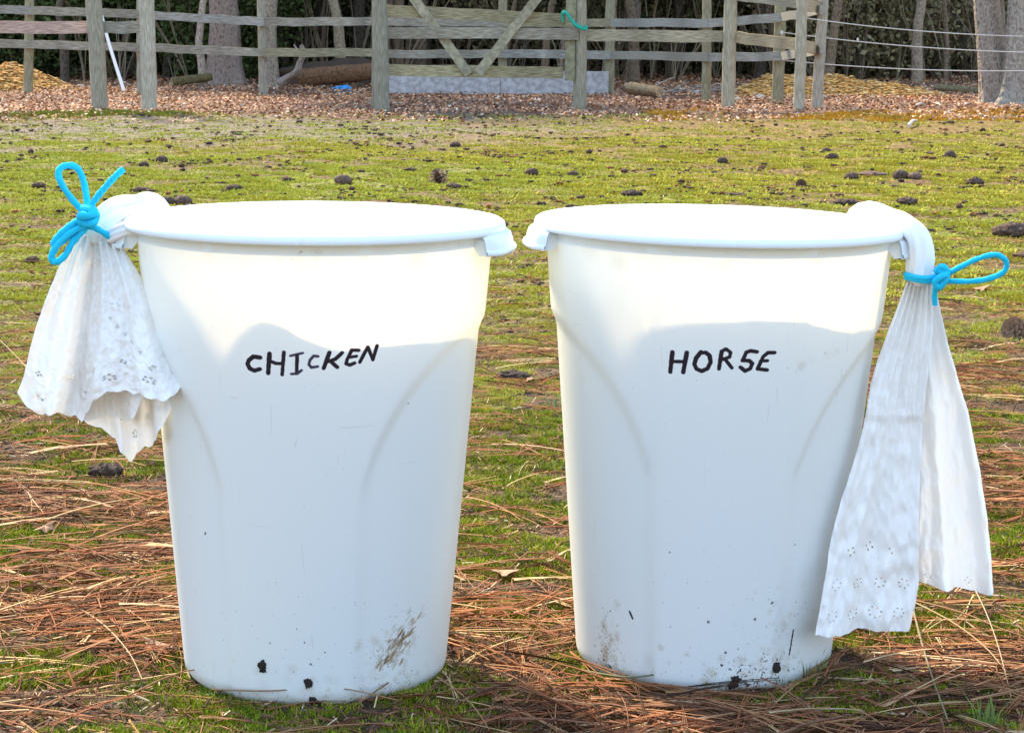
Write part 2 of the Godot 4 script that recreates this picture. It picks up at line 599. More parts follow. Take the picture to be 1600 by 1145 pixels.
	for k in 52000:
		var d := 2.7 + pow(rng.randf(), 1.6) * 9.0
		var x := rng.randf_range(-1, 1) * (0.26 * d + 0.4)
		var z := -d
		if in_bucket(x, z): continue
		var s := rng.randf_range(0.5, 1.6)
		bx.append(Transform3D((Basis(Vector3.UP, rng.randf() * TAU) * Basis(Vector3(0, 0, 1), rng.randfn(0, 0.25))).scaled(Vector3(s, s * rng.randf_range(0.8, 1.6), s * rng.randf_range(0.8, 2.0))), Vector3(x, gh(x, z) + 0.003 + rng.randf() * 0.005, z)))
		bc.append(jit([Color(0.22, 0.10, 0.05), Color(0.14, 0.065, 0.035), Color(0.05, 0.03, 0.02), Color(0.42, 0.28, 0.15), Color(0.30, 0.16, 0.08), Color(0.55, 0.43, 0.28)][[0, 0, 0, 1, 1, 1, 2, 2, 2, 3, 4, 4, 4, 5][rng.randi() % 14]], 0.3))
	var chip := BoxMesh.new()
	chip.size = Vector3(0.016, 0.0010, 0.0013)
	var ob := scatter("straw_bits", chip, M.crumb, bx, bc)
	tag(ob, "short broken straw bits and bark crumbs on the soil around the buckets", "straw")
	# ---- leaf litter along and behind the fence
	for k in 80000:
		var d := 19.5 + rng.randf() * 11.5
		var x := rng.randf_range(-1, 1) * (0.25 * d + 1.5)
		var z := -d
		if rng.randf() > smoothstep(19.5, 21.8, d + 1.5 * N3.get_noise_2d(x * 1.2, z * 1.6)) : continue
		var s := rng.randf_range(0.018, 0.038)
		var bs := Basis(Vector3.UP, rng.randf() * TAU) * Basis(Vector3(1, 0, 0), rng.randfn(0.0, 0.5)) * Basis(Vector3(0, 0, 1), rng.randfn(0.0, 0.4))
		xf[1].append(Transform3D(bs.scaled(Vector3(s, s, s)), Vector3(x, gh(x, z) + 0.01 + rng.randf() * 0.03, z)))
		var dr := 0.75 + 0.5 * smoothstep(-0.3, 0.3, N3.get_noise_2d(x * 1.5 + 11.0, z * 1.1))
		cl[1].append(dr * jit([Color(0.48, 0.24, 0.12), Color(0.38, 0.18, 0.08), Color(0.54, 0.33, 0.19), Color(0.20, 0.095, 0.06), Color(0.60, 0.45, 0.33)][[0, 0, 0, 1, 1, 2, 3, 3, 4][rng.randi() % 9]], 0.25))
	var lb := Buf.new()
	var i0 := lb.p(Vector3(-0.5, 0.08, 0))
	lb.p(Vector3(-0.15, 0, 0.34)); lb.p(Vector3(0.3, 0.03, 0.25)); lb.p(Vector3(0.6, 0.16, 0)); lb.p(Vector3(0.3, 0.05, -0.25)); lb.p(Vector3(-0.15, 0.02, -0.34)); lb.p(Vector3(0.05, 0.10, 0))
	for s in 6: lb.tri(i0 + s, i0 + (s + 1) % 6, i0 + 6)
	var o3 := scatter("leaf_litter", lb.mesh(), M.litter, xf[1], cl[1])
	tag(o3, "reddish brown fallen leaves carpeting the ground along the fence", "leaf litter")

func near_wall(x: float, z: float, turn: float) -> bool:
	# does a lying needle run through a bucket's foot?
	var dv := Vector2(cos(turn), -sin(turn)) * 0.1
	for k in [-1.0, -0.5, 0.5, 1.0]:
		if Vector2(x + dv.x * k + 0.305, z + dv.y * k + 3.62).length() < 0.195: return true
		if Vector2(x + dv.x * k - 0.302, z + dv.y * k + 3.68).length() < 0.195: return true
	return false

# ---------------------------------------------------------------- fences
const GREY := Color(0.42, 0.40, 0.33)
const GREEN_GREY := Color(0.38, 0.36, 0.24)
const BLUE_GREY := Color(0.44, 0.44, 0.40)
const TAN := Color(0.55, 0.46, 0.31)

func fence_post(f: Node3D, px: float, py: float, tx: float, d: float, w: float, c: Color, top := 1.35, label := "") -> void:
	var foot := W(px, py, d)
	foot.y = gh(foot.x, foot.z) - 0.1
	var tip := W(tx, 0, d)
	var dir := (tip - foot)
	var b := foot + dir * ((top + 0.1) / dir.y)
	var o := put("post", post(foot, b, w, c), M.post, f)
	if label: o.set_meta("label", label)

func rail(f: Node3D, x1: float, y1: float, d1: float, x2: float, y2: float, d2: float, h: float, c: Color, called := "rail", label := "", t := 0.03) -> void:
	var o := put(called, plank(W(x1, y1, d1), W(x2, y2, d2), h, t, 0.005, c), M.rail, f)
	if label: o.set_meta("label", label)

func build_fences() -> void:
	# far fence, behind the gate: two rails on slim posts
	var far := thing("board_fence", "long grey two-rail board fence running behind the gate along the wood", "fence")
	for p in [[42, 140, 45, 25.0, 0.075, GREEN_GREY, 1.25], [412, 141, 408, 25.0, 0.07, GREY, 1.02], [785, 138, 786, 25.0, 0.07, GREEN_GREY, 1.02], [952, 143, 954, 25.0, 0.075, GREEN_GREY, 1.02], [1104, 156, 1105, 23.6, 0.07, GREEN_GREY, 1.0], [1215, 158, 1220, 23.2, 0.085, GREEN_GREY, 1.15], [218, 140, 219, 25.0, 0.06, GREY, 1.2]]:
		fence_post(far, p[0], p[1], p[2], p[3], p[4], p[5], p[6])
	var fr := 24.92
	for r in [[-80, 12, 49, 16], [49, 16, 230, 23], [230, 23, 412, 34], [412, 34, 590, 33], [590, 33, 785, 36], [785, 36, 955, 35]]:
		rail(far, r[0], r[1], fr, r[2], r[3], fr, 0.085, [GREEN_GREY, GREY, BLUE_GREY, BLUE_GREY, GREY, BLUE_GREY][rng.randi() % 6])
	for r in [[-80, 66, 49, 69], [49, 69, 230, 74], [230, 74, 412, 82], [412, 82, 590, 82], [590, 84, 785, 84], [785, 84, 955, 86]]:
		rail(far, r[0], r[1], fr, r[2], r[3], fr, 0.085, [GREEN_GREY, GREY, BLUE_GREY, GREY][rng.randi() % 4])
	rail(far, 955, 35, fr, 1108, 36, 23.5, 0.085, BLUE_GREY)
	rail(far, 1108, 36, 23.5, 1222, 27, 23.1, 0.085, BLUE_GREY)
	rail(far, 1222, 27, 23.1, 1284, 15, 21.9, 0.085, BLUE_GREY)
	rail(far, 955, 86, fr, 1108, 89, 23.5, 0.085, GREY)
	rail(far, 1108, 89, 23.5, 1222, 88, 23.1, 0.085, BLUE_GREY)
	rail(far, 1222, 88, 23.1, 1284, 77, 21.9, 0.085, BLUE_GREY)
	for r in [[596, 781, 110], [782, 951, 112]]:
		var a := W(r[0], 128, 24.85)
		var b := W(r[1], 129, 24.85)
		put("kick_panel", plank(a, b, 0.235, 0.015, 0.003), M.sheet, far)
	# near fence, left of the gate
	var nl := thing("board_fence", "leaning weathered fence posts with one pinkish board, left of the gate", "fence")
	fence_post(nl, 157, 166, 146, 21.5, 0.112, GREY, 1.4, "leaning grey post holding the pinkish board")
	fence_post(nl, 233, 167, 228, 21.4, 0.105, Color(0.58, 0.55, 0.46), 1.4)
	rail(nl, -90, 43, 21.6, 148, 42, 21.6, 0.112, Color(0.72, 0.52, 0.46), "rail", "pinkish weathered board")
	rail(nl, 148, 43, 21.6, 232, 42, 21.55, 0.105, BLUE_GREY)
	# near fence right of the gate, and its corner
	var nr := thing("board_fence", "pale weathered board fence with leaning corner posts, right of the gate", "fence")
	fence_post(nr, 906, 162, 907, 21.8, 0.09, Color(0.42, 0.40, 0.31), 1.4)
	fence_post(nr, 1138, 162, 1142, 21.9, 0.092, Color(0.50, 0.47, 0.36), 1.4)
	fence_post(nr, 1249, 166, 1254, 21.5, 0.075, Color(0.52, 0.49, 0.39), 1.4)
	fence_post(nr, 1276, 160, 1287, 22.1, 0.075, Color(0.50, 0.47, 0.40), 1.4)
	rail(nr, 908, 55, 21.84, 1140, 57, 21.94, 0.105, Color(0.50, 0.46, 0.34))
	rail(nr, 1140, 57, 21.94, 1252, 70, 21.54, 0.105, TAN)
	rail(nr, 1252, 70, 21.54, 1283, 78, 22.14, 0.10, TAN)
	rail(nr, 908, -13, 21.84, 1140, -12, 21.94, 0.105, GREY)
	rail(nr, 1140, -10, 21.94, 1252, 5, 21.54, 0.10, Color(0.50, 0.46, 0.36))
	rail(nr, 1252, 5, 21.54, 1284, 12, 22.14, 0.10, TAN)
	# the gate
	var gt := thing("wooden_gate", "weathered board gate with two crossing braces hanging between fence posts", "gate")
	var gd := 21.8
	fence_post(gt, 598, 168, 593, 21.6, 0.10, Color(0.36, 0.35, 0.28), 1.4, "upright grooved gate post")
	fence_post(gt, 586, 130, 586, 21.9, 0.05, Color(0.34, 0.33, 0.27), 1.4)
	rail(gt, 600, 16, gd, 902, 31, gd, 0.105, Color(0.46, 0.41, 0.26), "board")
	rail(gt, 598, 51, gd - 0.06, 904, 53, gd - 0.06, 0.102, Color(0.46, 0.43, 0.35), "board")
	rail(gt, 600, 109, gd, 880, 114, gd, 0.105, Color(0.50, 0.45, 0.28), "board")
	put("stile", plank(W(890, 126, gd - 0.03), W(893, -60, gd - 0.03), 0.09, 0.03, 0.003, Color(0.32, 0.30, 0.19)), M.brace, gt)
	put("brace", plank(W(733, 116, gd - 0.03), W(618, -42, gd - 0.03), 0.085, 0.03, 0.003, Color(0.40, 0.36, 0.25)), M.brace, gt)
	put("brace", plank(W(747, 114, gd - 0.09), W(870, -42, gd - 0.09), 0.085, 0.03, 0.003, Color(0.40, 0.36, 0.25)), M.brace, gt)
	rail(gt, 600, -30, gd, 900, -28, gd, 0.105, Color(0.46, 0.43, 0.32), "board")
	# green twine over the gate's edge
	var tw := Buf.new()
	var d := 21.7
	for off in [0.0, 0.035]:
		tube(tw, spline([W(880, 32, d), W(878, 20, d), W(884, 18, d - 0.02), W(893, 30, d - 0.03), W(902, 39, d - 0.06), W(912, 43, d - 0.06), W(917, 42, d), W(914, 38, d + 0.18)].map(func(q): return q + Vector3(0, -off * 0.4, off)), 30), func(_f): return 0.010, 6)
	var two := put("green_twine", tw.mesh(), M.twine)
	tag(two, "green twine looped between the gate's edge and its latch post", "twine")
	# electric rope fence on the right
	var wf := thing("rope_fence", "three thin white ropes strung from the corner posts towards the right", "fence")
	var ends := [[1258, 28, 21.5, 1700, 57, 22.2, 0.0], [1220, 50, 23.1, 1700, 83, 22.2, 0.0], [1222, 94, 23.1, 1700, 108, 22.2, 0.0]]
	for e in ends:
		var a := W(e[0], e[1], e[2])
		var b := W(e[3], e[4], e[5])
		var pts := []
		for k in 11:
			var f := k / 10.0
			pts.append(a.lerp(b, f) - Vector3(0, 0.05 * 4.0 * f * (1.0 - f), 0))
		var rb := Buf.new()
		tube(rb, spline(pts, 30), func(_f): return 0.0055, 6)
		put("rope", rb.mesh(), M.rope, wf)
	put("insulator", blob(Vector3(0.011, 0.018, 0.011), 3, 0.2, 6), M.rope, wf, W(1341, 62, 23.2))
	put("insulator", blob(Vector3(0.014, 0.022, 0.014), 5, 0.2, 6), M.rope, wf, W(1222, 51, 23.05))
	# the white pole leaning on the rail
	var pb := Buf.new()
	tube(pb, spline([W(158, 24, 24.74), W(168, 62, 24.70), W(178, 95, 24.66), W(186, 120, 24.62), W(193, 142, 24.58)], 20), func(f): return 0.016 + 0.003 * f, 8)
	var po := put("pole", pb.mesh(), M.pole)
	tag(po, "thin bent white pole leaning on the fence board near the left posts", "pole")

# ---------------------------------------------------------------- the wood
func trunk(f: Node3D, foot: Vector3, tip: Vector3, r0: float, r1: float, flare: float, c: Color, seed_ := 0) -> void:
	var buf := Buf.new()
	var ns := FastNoiseLite.new()
	ns.seed = seed_ + 50
	ns.frequency = 0.8
	var pts := PackedVector3Array()
	var n := 26
	for k in n + 1:
		var t := pow(k / float(n), 1.8)
		pts.append(foot.lerp(tip, t) + Vector3(ns.get_noise_1d(t * 3.0) * 0.4 * t, 0, ns.get_noise_1d(t * 3.0 + 30) * 0.4 * t))
	tube(buf, pts, func(t): return lerpf(r0, r1, pow(t, 1.8)) * (1.0 + flare * exp(-t * 9.0)), 28,
		func(a, t): return 1.0 + 0.10 * ns.get_noise_2d(cos(a) * 3.0, sin(a) * 3.0 + t * 2.0) + flare * 0.25 * exp(-t * 8.0) * sin(a * 5.0 + seed_) + 0.04 * sin(a * 13.0), c)
	put("trunk", buf.mesh(), M.bark, f)

func spray_mesh(n: int, leaf: float, spread: float) -> ArrayMesh:
	var buf := Buf.new()
	for k in n:
		var p0 := Vector3(rng.randfn(), rng.randfn(), rng.randfn()) * spread * 0.5
		var a := Vector3(rng.randfn(), rng.randfn() * 0.6, rng.randfn()).normalized()
		var b := a.cross(Vector3(rng.randfn(), rng.randfn(), rng.randfn())).normalized()
		var l := leaf * rng.randf_range(0.6, 1.2)
		var tone := rng.randf_range(0.6, 1.4)
		var c := Color(tone, tone, tone)
		var i := buf.p(p0, Vector2.ZERO, c)
		buf.p(p0 + a * l * 0.5 + b * l * 0.3, Vector2.ZERO, c); buf.p(p0 + a * l, Vector2.ZERO, c); buf.p(p0 + a * l * 0.5 - b * l * 0.3, Vector2.ZERO, c)
		buf.quad(i, i + 1, i + 2, i + 3)
	return buf.mesh()

var SPRAY: ArrayMesh
var TWIG: ArrayMesh

func foliage(f: Node3D, called: String, centre: Vector3, r: Vector3, n: int, c: Color, s := 1.0) -> void:
	var xf := []
	var cl := []
	var lumps := []
	for k in 14:
		var q := Vector3(rng.randfn(), rng.randfn(), rng.randfn()).normalized() * pow(rng.randf(), 0.5)
		lumps.append(q * r)
	for k in n:
		var q: Vector3 = lumps[rng.randi() % 14]
		var p := centre + q + Vector3(rng.randfn(), rng.randfn(), rng.randfn()) * r * 0.24
		if p.y < 0.15: p.y = rng.randf_range(0.1, 0.5)
		var sc := s * rng.randf_range(0.7, 1.3)
		xf.append(Transform3D(Basis.from_euler(Vector3(rng.randf() * TAU, rng.randf() * TAU, rng.randf() * TAU)).scaled(Vector3(sc, sc, sc)), p))
		cl.append(jit(c, 0.35))
	scatter(called, SPRAY, M.leaf, xf, cl, f)

func build_woods() -> void:
	SPRAY = spray_mesh(22, 0.075, 0.30)
	var tb := Buf.new()
	for k in 7:
		var a := rng.randf() * TAU
		var pts := spline([Vector3(0, 0, 0), Vector3(cos(a) * 0.05, 0.4, sin(a) * 0.05), Vector3(cos(a + 0.4) * 0.14, 0.85, sin(a + 0.4) * 0.14), Vector3(cos(a) * 0.26, 1.3, sin(a) * 0.22)], 6)
		tube(tb, pts, func(f): return 0.010 * (1.0 - 0.75 * f), 4, null, Color.WHITE, false)
	TWIG = tb.mesh()
	var barkc := Color(0.25, 0.20, 0.165)
	# the trunks one can tell apart: px of the foot's middle, foot py, distance, radius, height, lean, label
	var trees := [
		[353, 132, 27.5, 0.165, 10.0, 0.0, Color(0.42, 0.32, 0.26), "thick pinkish grey trunk with flared foot, behind the fence between the left posts"],
		[424, 136, 26.8, 0.085, 9.0, -0.1, Color(0.44, 0.36, 0.27), "straight tan trunk just behind the slim fence post left of the gate"],
		[317, 122, 27.0, 0.045, 4.5, -0.15, Color(0.55, 0.45, 0.35), "thin pale bare trunk left of the thick flared trunk"],
		[1562, 160, 23.0, 0.125, 11.0, -0.9, Color(0.45, 0.39, 0.33), "large grey brown trunk of the pair at the right, the slimmer one"],
		[1608, 163, 22.7, 0.22, 11.5, 0.1, Color(0.45, 0.40, 0.34), "large grey brown trunk of the pair at the right, with spreading roots"],
		[622, 112, 29.5, 0.065, 8.0, 0.05, Color(0.36, 0.26, 0.18), "slim tan trunk seen through the gate near its left post"],
		[655, 112, 30.5, 0.10, 9.0, 0.1, Color(0.30, 0.22, 0.16), "wider brown trunk seen through the gate beside a brace"],
		[985, 120, 28.5, 0.05, 6.0, 0.15, Color(0.28, 0.24, 0.19), "slim leaning trunk rising behind the short log"],
		[1385, 118, 31.0, 0.10, 9.0, 0.05, Color(0.10, 0.08, 0.065), "dark trunk behind the ropes, midway to the right hand pair"],
		[100, 128, 28.0, 0.045, 5.0, 0.0, Color(0.15, 0.12, 0.09), "thin dark trunk behind the left wood chip heap"],
		[560, 118, 30.0, 0.08, 8.0, 0.0, Color(0.14, 0.11, 0.085), "dark brown trunk behind the fallen log left of the gate"],
		[1190, 120, 29.5, 0.06, 8.0, 0.1, Color(0.17, 0.14, 0.10), "brown trunk behind the corner of the right hand fence"],
		[500, 118, 31.0, 0.07, 8.0, -0.05, Color(0.11, 0.085, 0.065), "darkest trunk behind the fallen log, left of its middle"],
		[1462, 122, 30.0, 0.055, 7.0, -0.3, Color(0.20, 0.16, 0.12), "slim trunk standing left of the right hand pair, behind the ropes"],
		[1060, 118, 30.5, 0.07, 8.0, 0.0, Color(0.13, 0.10, 0.08), "dark trunk behind the fence right of the short log"],
		[262, 122, 29.5, 0.06, 7.0, 0.1, Color(0.10, 0.08, 0.06), "dark slim trunk behind the fence just right of the left posts"]]
	var k := 0
	for t in trees:
		var foot := W(t[0], t[1], t[2])
		foot.y = gh(foot.x, foot.z) - 0.05
		t[4] *= 0.6
		var f := thing("tree", t[7], "tree", foot, "trees along the edge of the wood")
		trunk(f, Vector3.ZERO, Vector3(t[5] * t[4] * 0.15, t[4], -0.3), t[3], t[3] * 0.45, 1.1 if t[3] > 0.12 else 0.35, t[6], k)
		if t[4] > 3.0:
			foliage(f, "crown", Vector3(t[5], t[4] - 0.9, -0.3), Vector3(1.2, 1.1, 1.2), 240, Color(0.045, 0.06, 0.02), 2.2)
		k += 1
	var nth := ["first", "second", "third", "fourth", "fifth", "sixth", "seventh", "eighth", "ninth", "tenth", "eleventh", "twelfth", "thirteenth", "fourteenth", "fifteenth", "sixteenth", "seventeenth", "eighteenth", "nineteenth", "twentieth", "twenty-first", "twenty-second", "twenty-third", "twenty-fourth", "twenty-fifth", "twenty-sixth"]
	for n in 26:
		var d := 27.6 + rng.randf() * 4.5
		var x := -0.21 * d + 0.42 * d * (n + rng.randf() * 0.9) / 26.0
		var hh := rng.randf_range(3.0, 5.0)
		var f := thing("tree", "slender %s trunk, %s from the left of those in the dim wood" % [["brown", "dark brown", "pale brown"][n % 3], nth[n]], "tree", Vector3(x, -0.05, -d), "slender trunks in the wood")
		trunk(f, Vector3.ZERO, Vector3(rng.randfn(0, 0.35), hh, 0), rng.randf_range(0.025, 0.07), 0.02, 0.3, jit([Color(0.32, 0.24, 0.16), Color(0.22, 0.165, 0.11), Color(0.40, 0.32, 0.23)][n % 3], 0.2), 40 + n)
	# evergreen bushes between and behind them
	var bushes := [
		[10, 30.0, 1.0, 0.0], [75, 31.5, 1.1, 0.0], [180, 30.0, 1.2, 0.0], [255, 31.0, 1.15, 0.0], [300, 29.5, 0.9, 0.0], [400, 31.5, 1.2, 0.1], [480, 33.0, 1.2, 0.15], [560, 32.0, 1.2, 0.1],
		[680, 32.5, 1.2, 0.2], [745, 31.5, 1.1, 0.5], [830, 33.0, 1.25, 0.5], [930, 31.5, 1.1, 0.3], [1010, 32.5, 1.2, 0.5], [1090, 31.5, 1.1, 0.3], [1200, 31.0, 1.2, 0.2], [1290, 32.0, 1.1, 0.4], [1350, 29.5, 1.0, 0.6], [1440, 32.0, 1.2, 0.9], [1510, 31.0, 1.1, 0.9], [1590, 32.0, 1.3, 0.8]]
	var where := ["at the left end behind the wood chip heap", "just right of the left wood chip heap", "behind the leaning left post", "behind the pair of left posts", "left of the thick flared trunk", "right of the thick flared trunk", "behind the curved stump", "behind the fallen log", "behind the left half of the gate", "behind the point of the gate's braces", "behind the right half of the gate", "behind the latch post of the gate", "behind the short sawn log", "behind the slim post right of the gate", "behind the corner of the right fence", "behind the corner posts", "behind the middle of the ropes", "behind the right wood chip heap", "left of the pair of big trunks", "behind the pair of big trunks"]
	var bi := 0
	for b in bushes:
		var p := W(b[0], 120, b[1])
		p.y = 0
		var brown: float = b[3]
		var col := Color(0.075, 0.10, 0.035).lerp(Color(0.38, 0.30, 0.17), brown)
		var tone := "dark green" if brown < 0.25 else ("olive green" if brown < 0.7 else "brownish green")
		var f := thing("holly_bush", "dense %s bush %s" % [tone, where[bi]], "bush", p, "bushes at the edge of the wood")
		foliage(f, "foliage", Vector3(0, 1.05 * b[2], 0), Vector3(1.0, 1.0, 0.7) * b[2], int(lerpf(1500, 420, brown)), col, 1.0)
		var st := Buf.new()
		for s in 5:
			var a := rng.randf() * TAU
			tube(st, spline([Vector3(cos(a) * 0.1, -0.05, sin(a) * 0.1), Vector3(cos(a) * 0.25, 0.6, sin(a) * 0.2), Vector3(cos(a) * 0.6, 1.5, sin(a) * 0.4)], 6), func(q): return 0.02 * (1.0 - 0.6 * q), 5)
		put("stems", st.mesh(), mat(Color(0.12, 0.09, 0.06), 0.9), f)
		bi += 1
	# the deep wood behind: one mass of leaves, stems and bare twigs
	var xf := []
	var cl := []
	for n in 26000:
		var d := 33.0 + rng.randf() * 12.0
		var x := rng.randf_range(-1, 1) * (0.25 * d + 8.0)
		var y := pow(rng.randf(), 0.9) * 7.0
		var sc := rng.randf_range(0.9, 1.9)
		xf.append(Transform3D(Basis.from_euler(Vector3(rng.randf() * TAU, rng.randf() * TAU, rng.randf() * TAU)).scaled(Vector3(sc, sc, sc)), Vector3(x, y, -d)))
		var r := smoothstep(-5.0, 3.0, x + N1.get_noise_2d(x * 3.0, y * 3.0) * 6.0)
		cl.append(jit(Color(0.065, 0.085, 0.032).lerp(Color(0.42, 0.33, 0.20), r), 0.4))
	var o := scatter("forest", SPRAY, M.leaf, xf, cl)
	tag(o, "dim mass of leaves deep in the wood behind the trees", "forest")
	xf = []
	cl = []
	for n in 620:
		var d := 28.5 + rng.randf() * 5.0
		var x := (1.0 - 2.0 * pow(rng.randf(), 2.0)) * (0.25 * d + 2.0)
		var sc := rng.randf_range(0.4, 1.2)
		xf.append(Transform3D((Basis(Vector3.UP, rng.randf() * TAU) * Basis(Vector3(1, 0, 0), rng.randfn(0, 0.35))).scaled(Vector3(sc, sc, sc)), Vector3(x, -0.02, -d)))
		cl.append(jit([Color(0.17, 0.13, 0.085), Color(0.09, 0.07, 0.045), Color(0.28, 0.22, 0.15)][rng.randi() % 3], 0.3))
	var o2 := scatter("undergrowth", TWIG, M.crumb, xf, cl)
	tag(o2, "bare brown twigs and saplings along the foot of the wood", "undergrowth")

# ---------------------------------------------------------------- heaps, logs
func heap(called: String, label: String, x0: float, x1: float, d: float, prof: Array, depth: float) -> void:
	# prof: heights in metres along the width
	var a := W(x0, 130, d)
	var b := W(x1, 130, d)
	var f := thing(called, label, "wood chips", Vector3((a.x + b.x) / 2, 0, -d), "heaps of wood chips behind the fence")
	var w := b.x - a.x
	var buf := Buf.new()
	var nx := 48
	var nz := 24
	var hf := func(u: float, v: float) -> float:
		var i := clampf(u, 0, 0.9999) * (prof.size() - 1)
		var hh: float = lerpf(prof[int(i)], prof[int(i) + 1], smoothstep(0, 1, i - int(i)))
		var e := 1.0 - pow(absf(v * 2.0 - 1.0), 2.0)
		return hh * e + (N2.get_noise_2d((a.x + u * w) * 30.0, v * depth * 30.0) * 0.05 + N3.get_noise_2d((a.x + u * w) * 12.0, v * depth * 12.0) * 0.06) * minf(hh * 6.0, 1.0) * e - 0.02
	for j in nz + 1:
		for i in nx + 1:
			var u := float(i) / nx
			var v := float(j) / nz
			buf.p(Vector3((u - 0.5) * w, hf.call(u, v), (v - 0.5) * depth), Vector2(u, v), jit(Color(0.62, 0.33, 0.09), 0.2))
	for j in nz:
		for i in nx:
			var q := j * (nx + 1) + i
			buf.quad(q, q + 1, q + nx + 2, q + nx + 1)
	put("mound", buf.mesh(), M.clod, f)
	var xf := []
	var cl := []
	for n in int(6500 * w * depth / 3.0):
		var u := rng.randf()
		var v := rng.randf()
		var y: float = hf.call(u, v)
		if y < 0.0: continue
		var s := rng.randf_range(0.007, 0.022)
		xf.append(Transform3D(Basis.from_euler(Vector3(rng.randf() * TAU, rng.randf() * TAU, rng.randf() * TAU)).scaled(Vector3(s * 1.8, s * 0.35, s)), Vector3((u - 0.5) * w, y + 0.005, (v - 0.5) * depth)))
		cl.append(jit([Color(0.70, 0.38, 0.10), Color(0.78, 0.50, 0.19), Color(0.50, 0.25, 0.06), Color(0.22, 0.10, 0.035), Color(0.82, 0.62, 0.34)][[0, 0, 0, 1, 1, 2, 2, 3, 4][rng.randi() % 9]], 0.25))
	var bm := BoxMesh.new()
	scatter("chips", bm, M.litter, xf, cl, f)

func log_mesh(a: Vector3, b: Vector3, r: float, c: Color, cut: Color, seed_: int) -> ArrayMesh:
	var buf := Buf.new()
	var pts := PackedVector3Array()
	for k in 9: pts.append(a.lerp(b, k / 8.0) + Vector3(0, rng.randf_range(-1, 1) * r * 0.06, 0))
	tube(buf, pts, func(f): return r * (1.0 - 0.15 * f), 18, func(an, f): return 1.0 + 0.07 * sin(an * 3.0 + seed_) + 0.04 * sin(an * 7.0 + f * 9.0), c)
	for k in range(9 * 19, buf.col.size()): buf.col[k] = cut
	return buf.mesh()

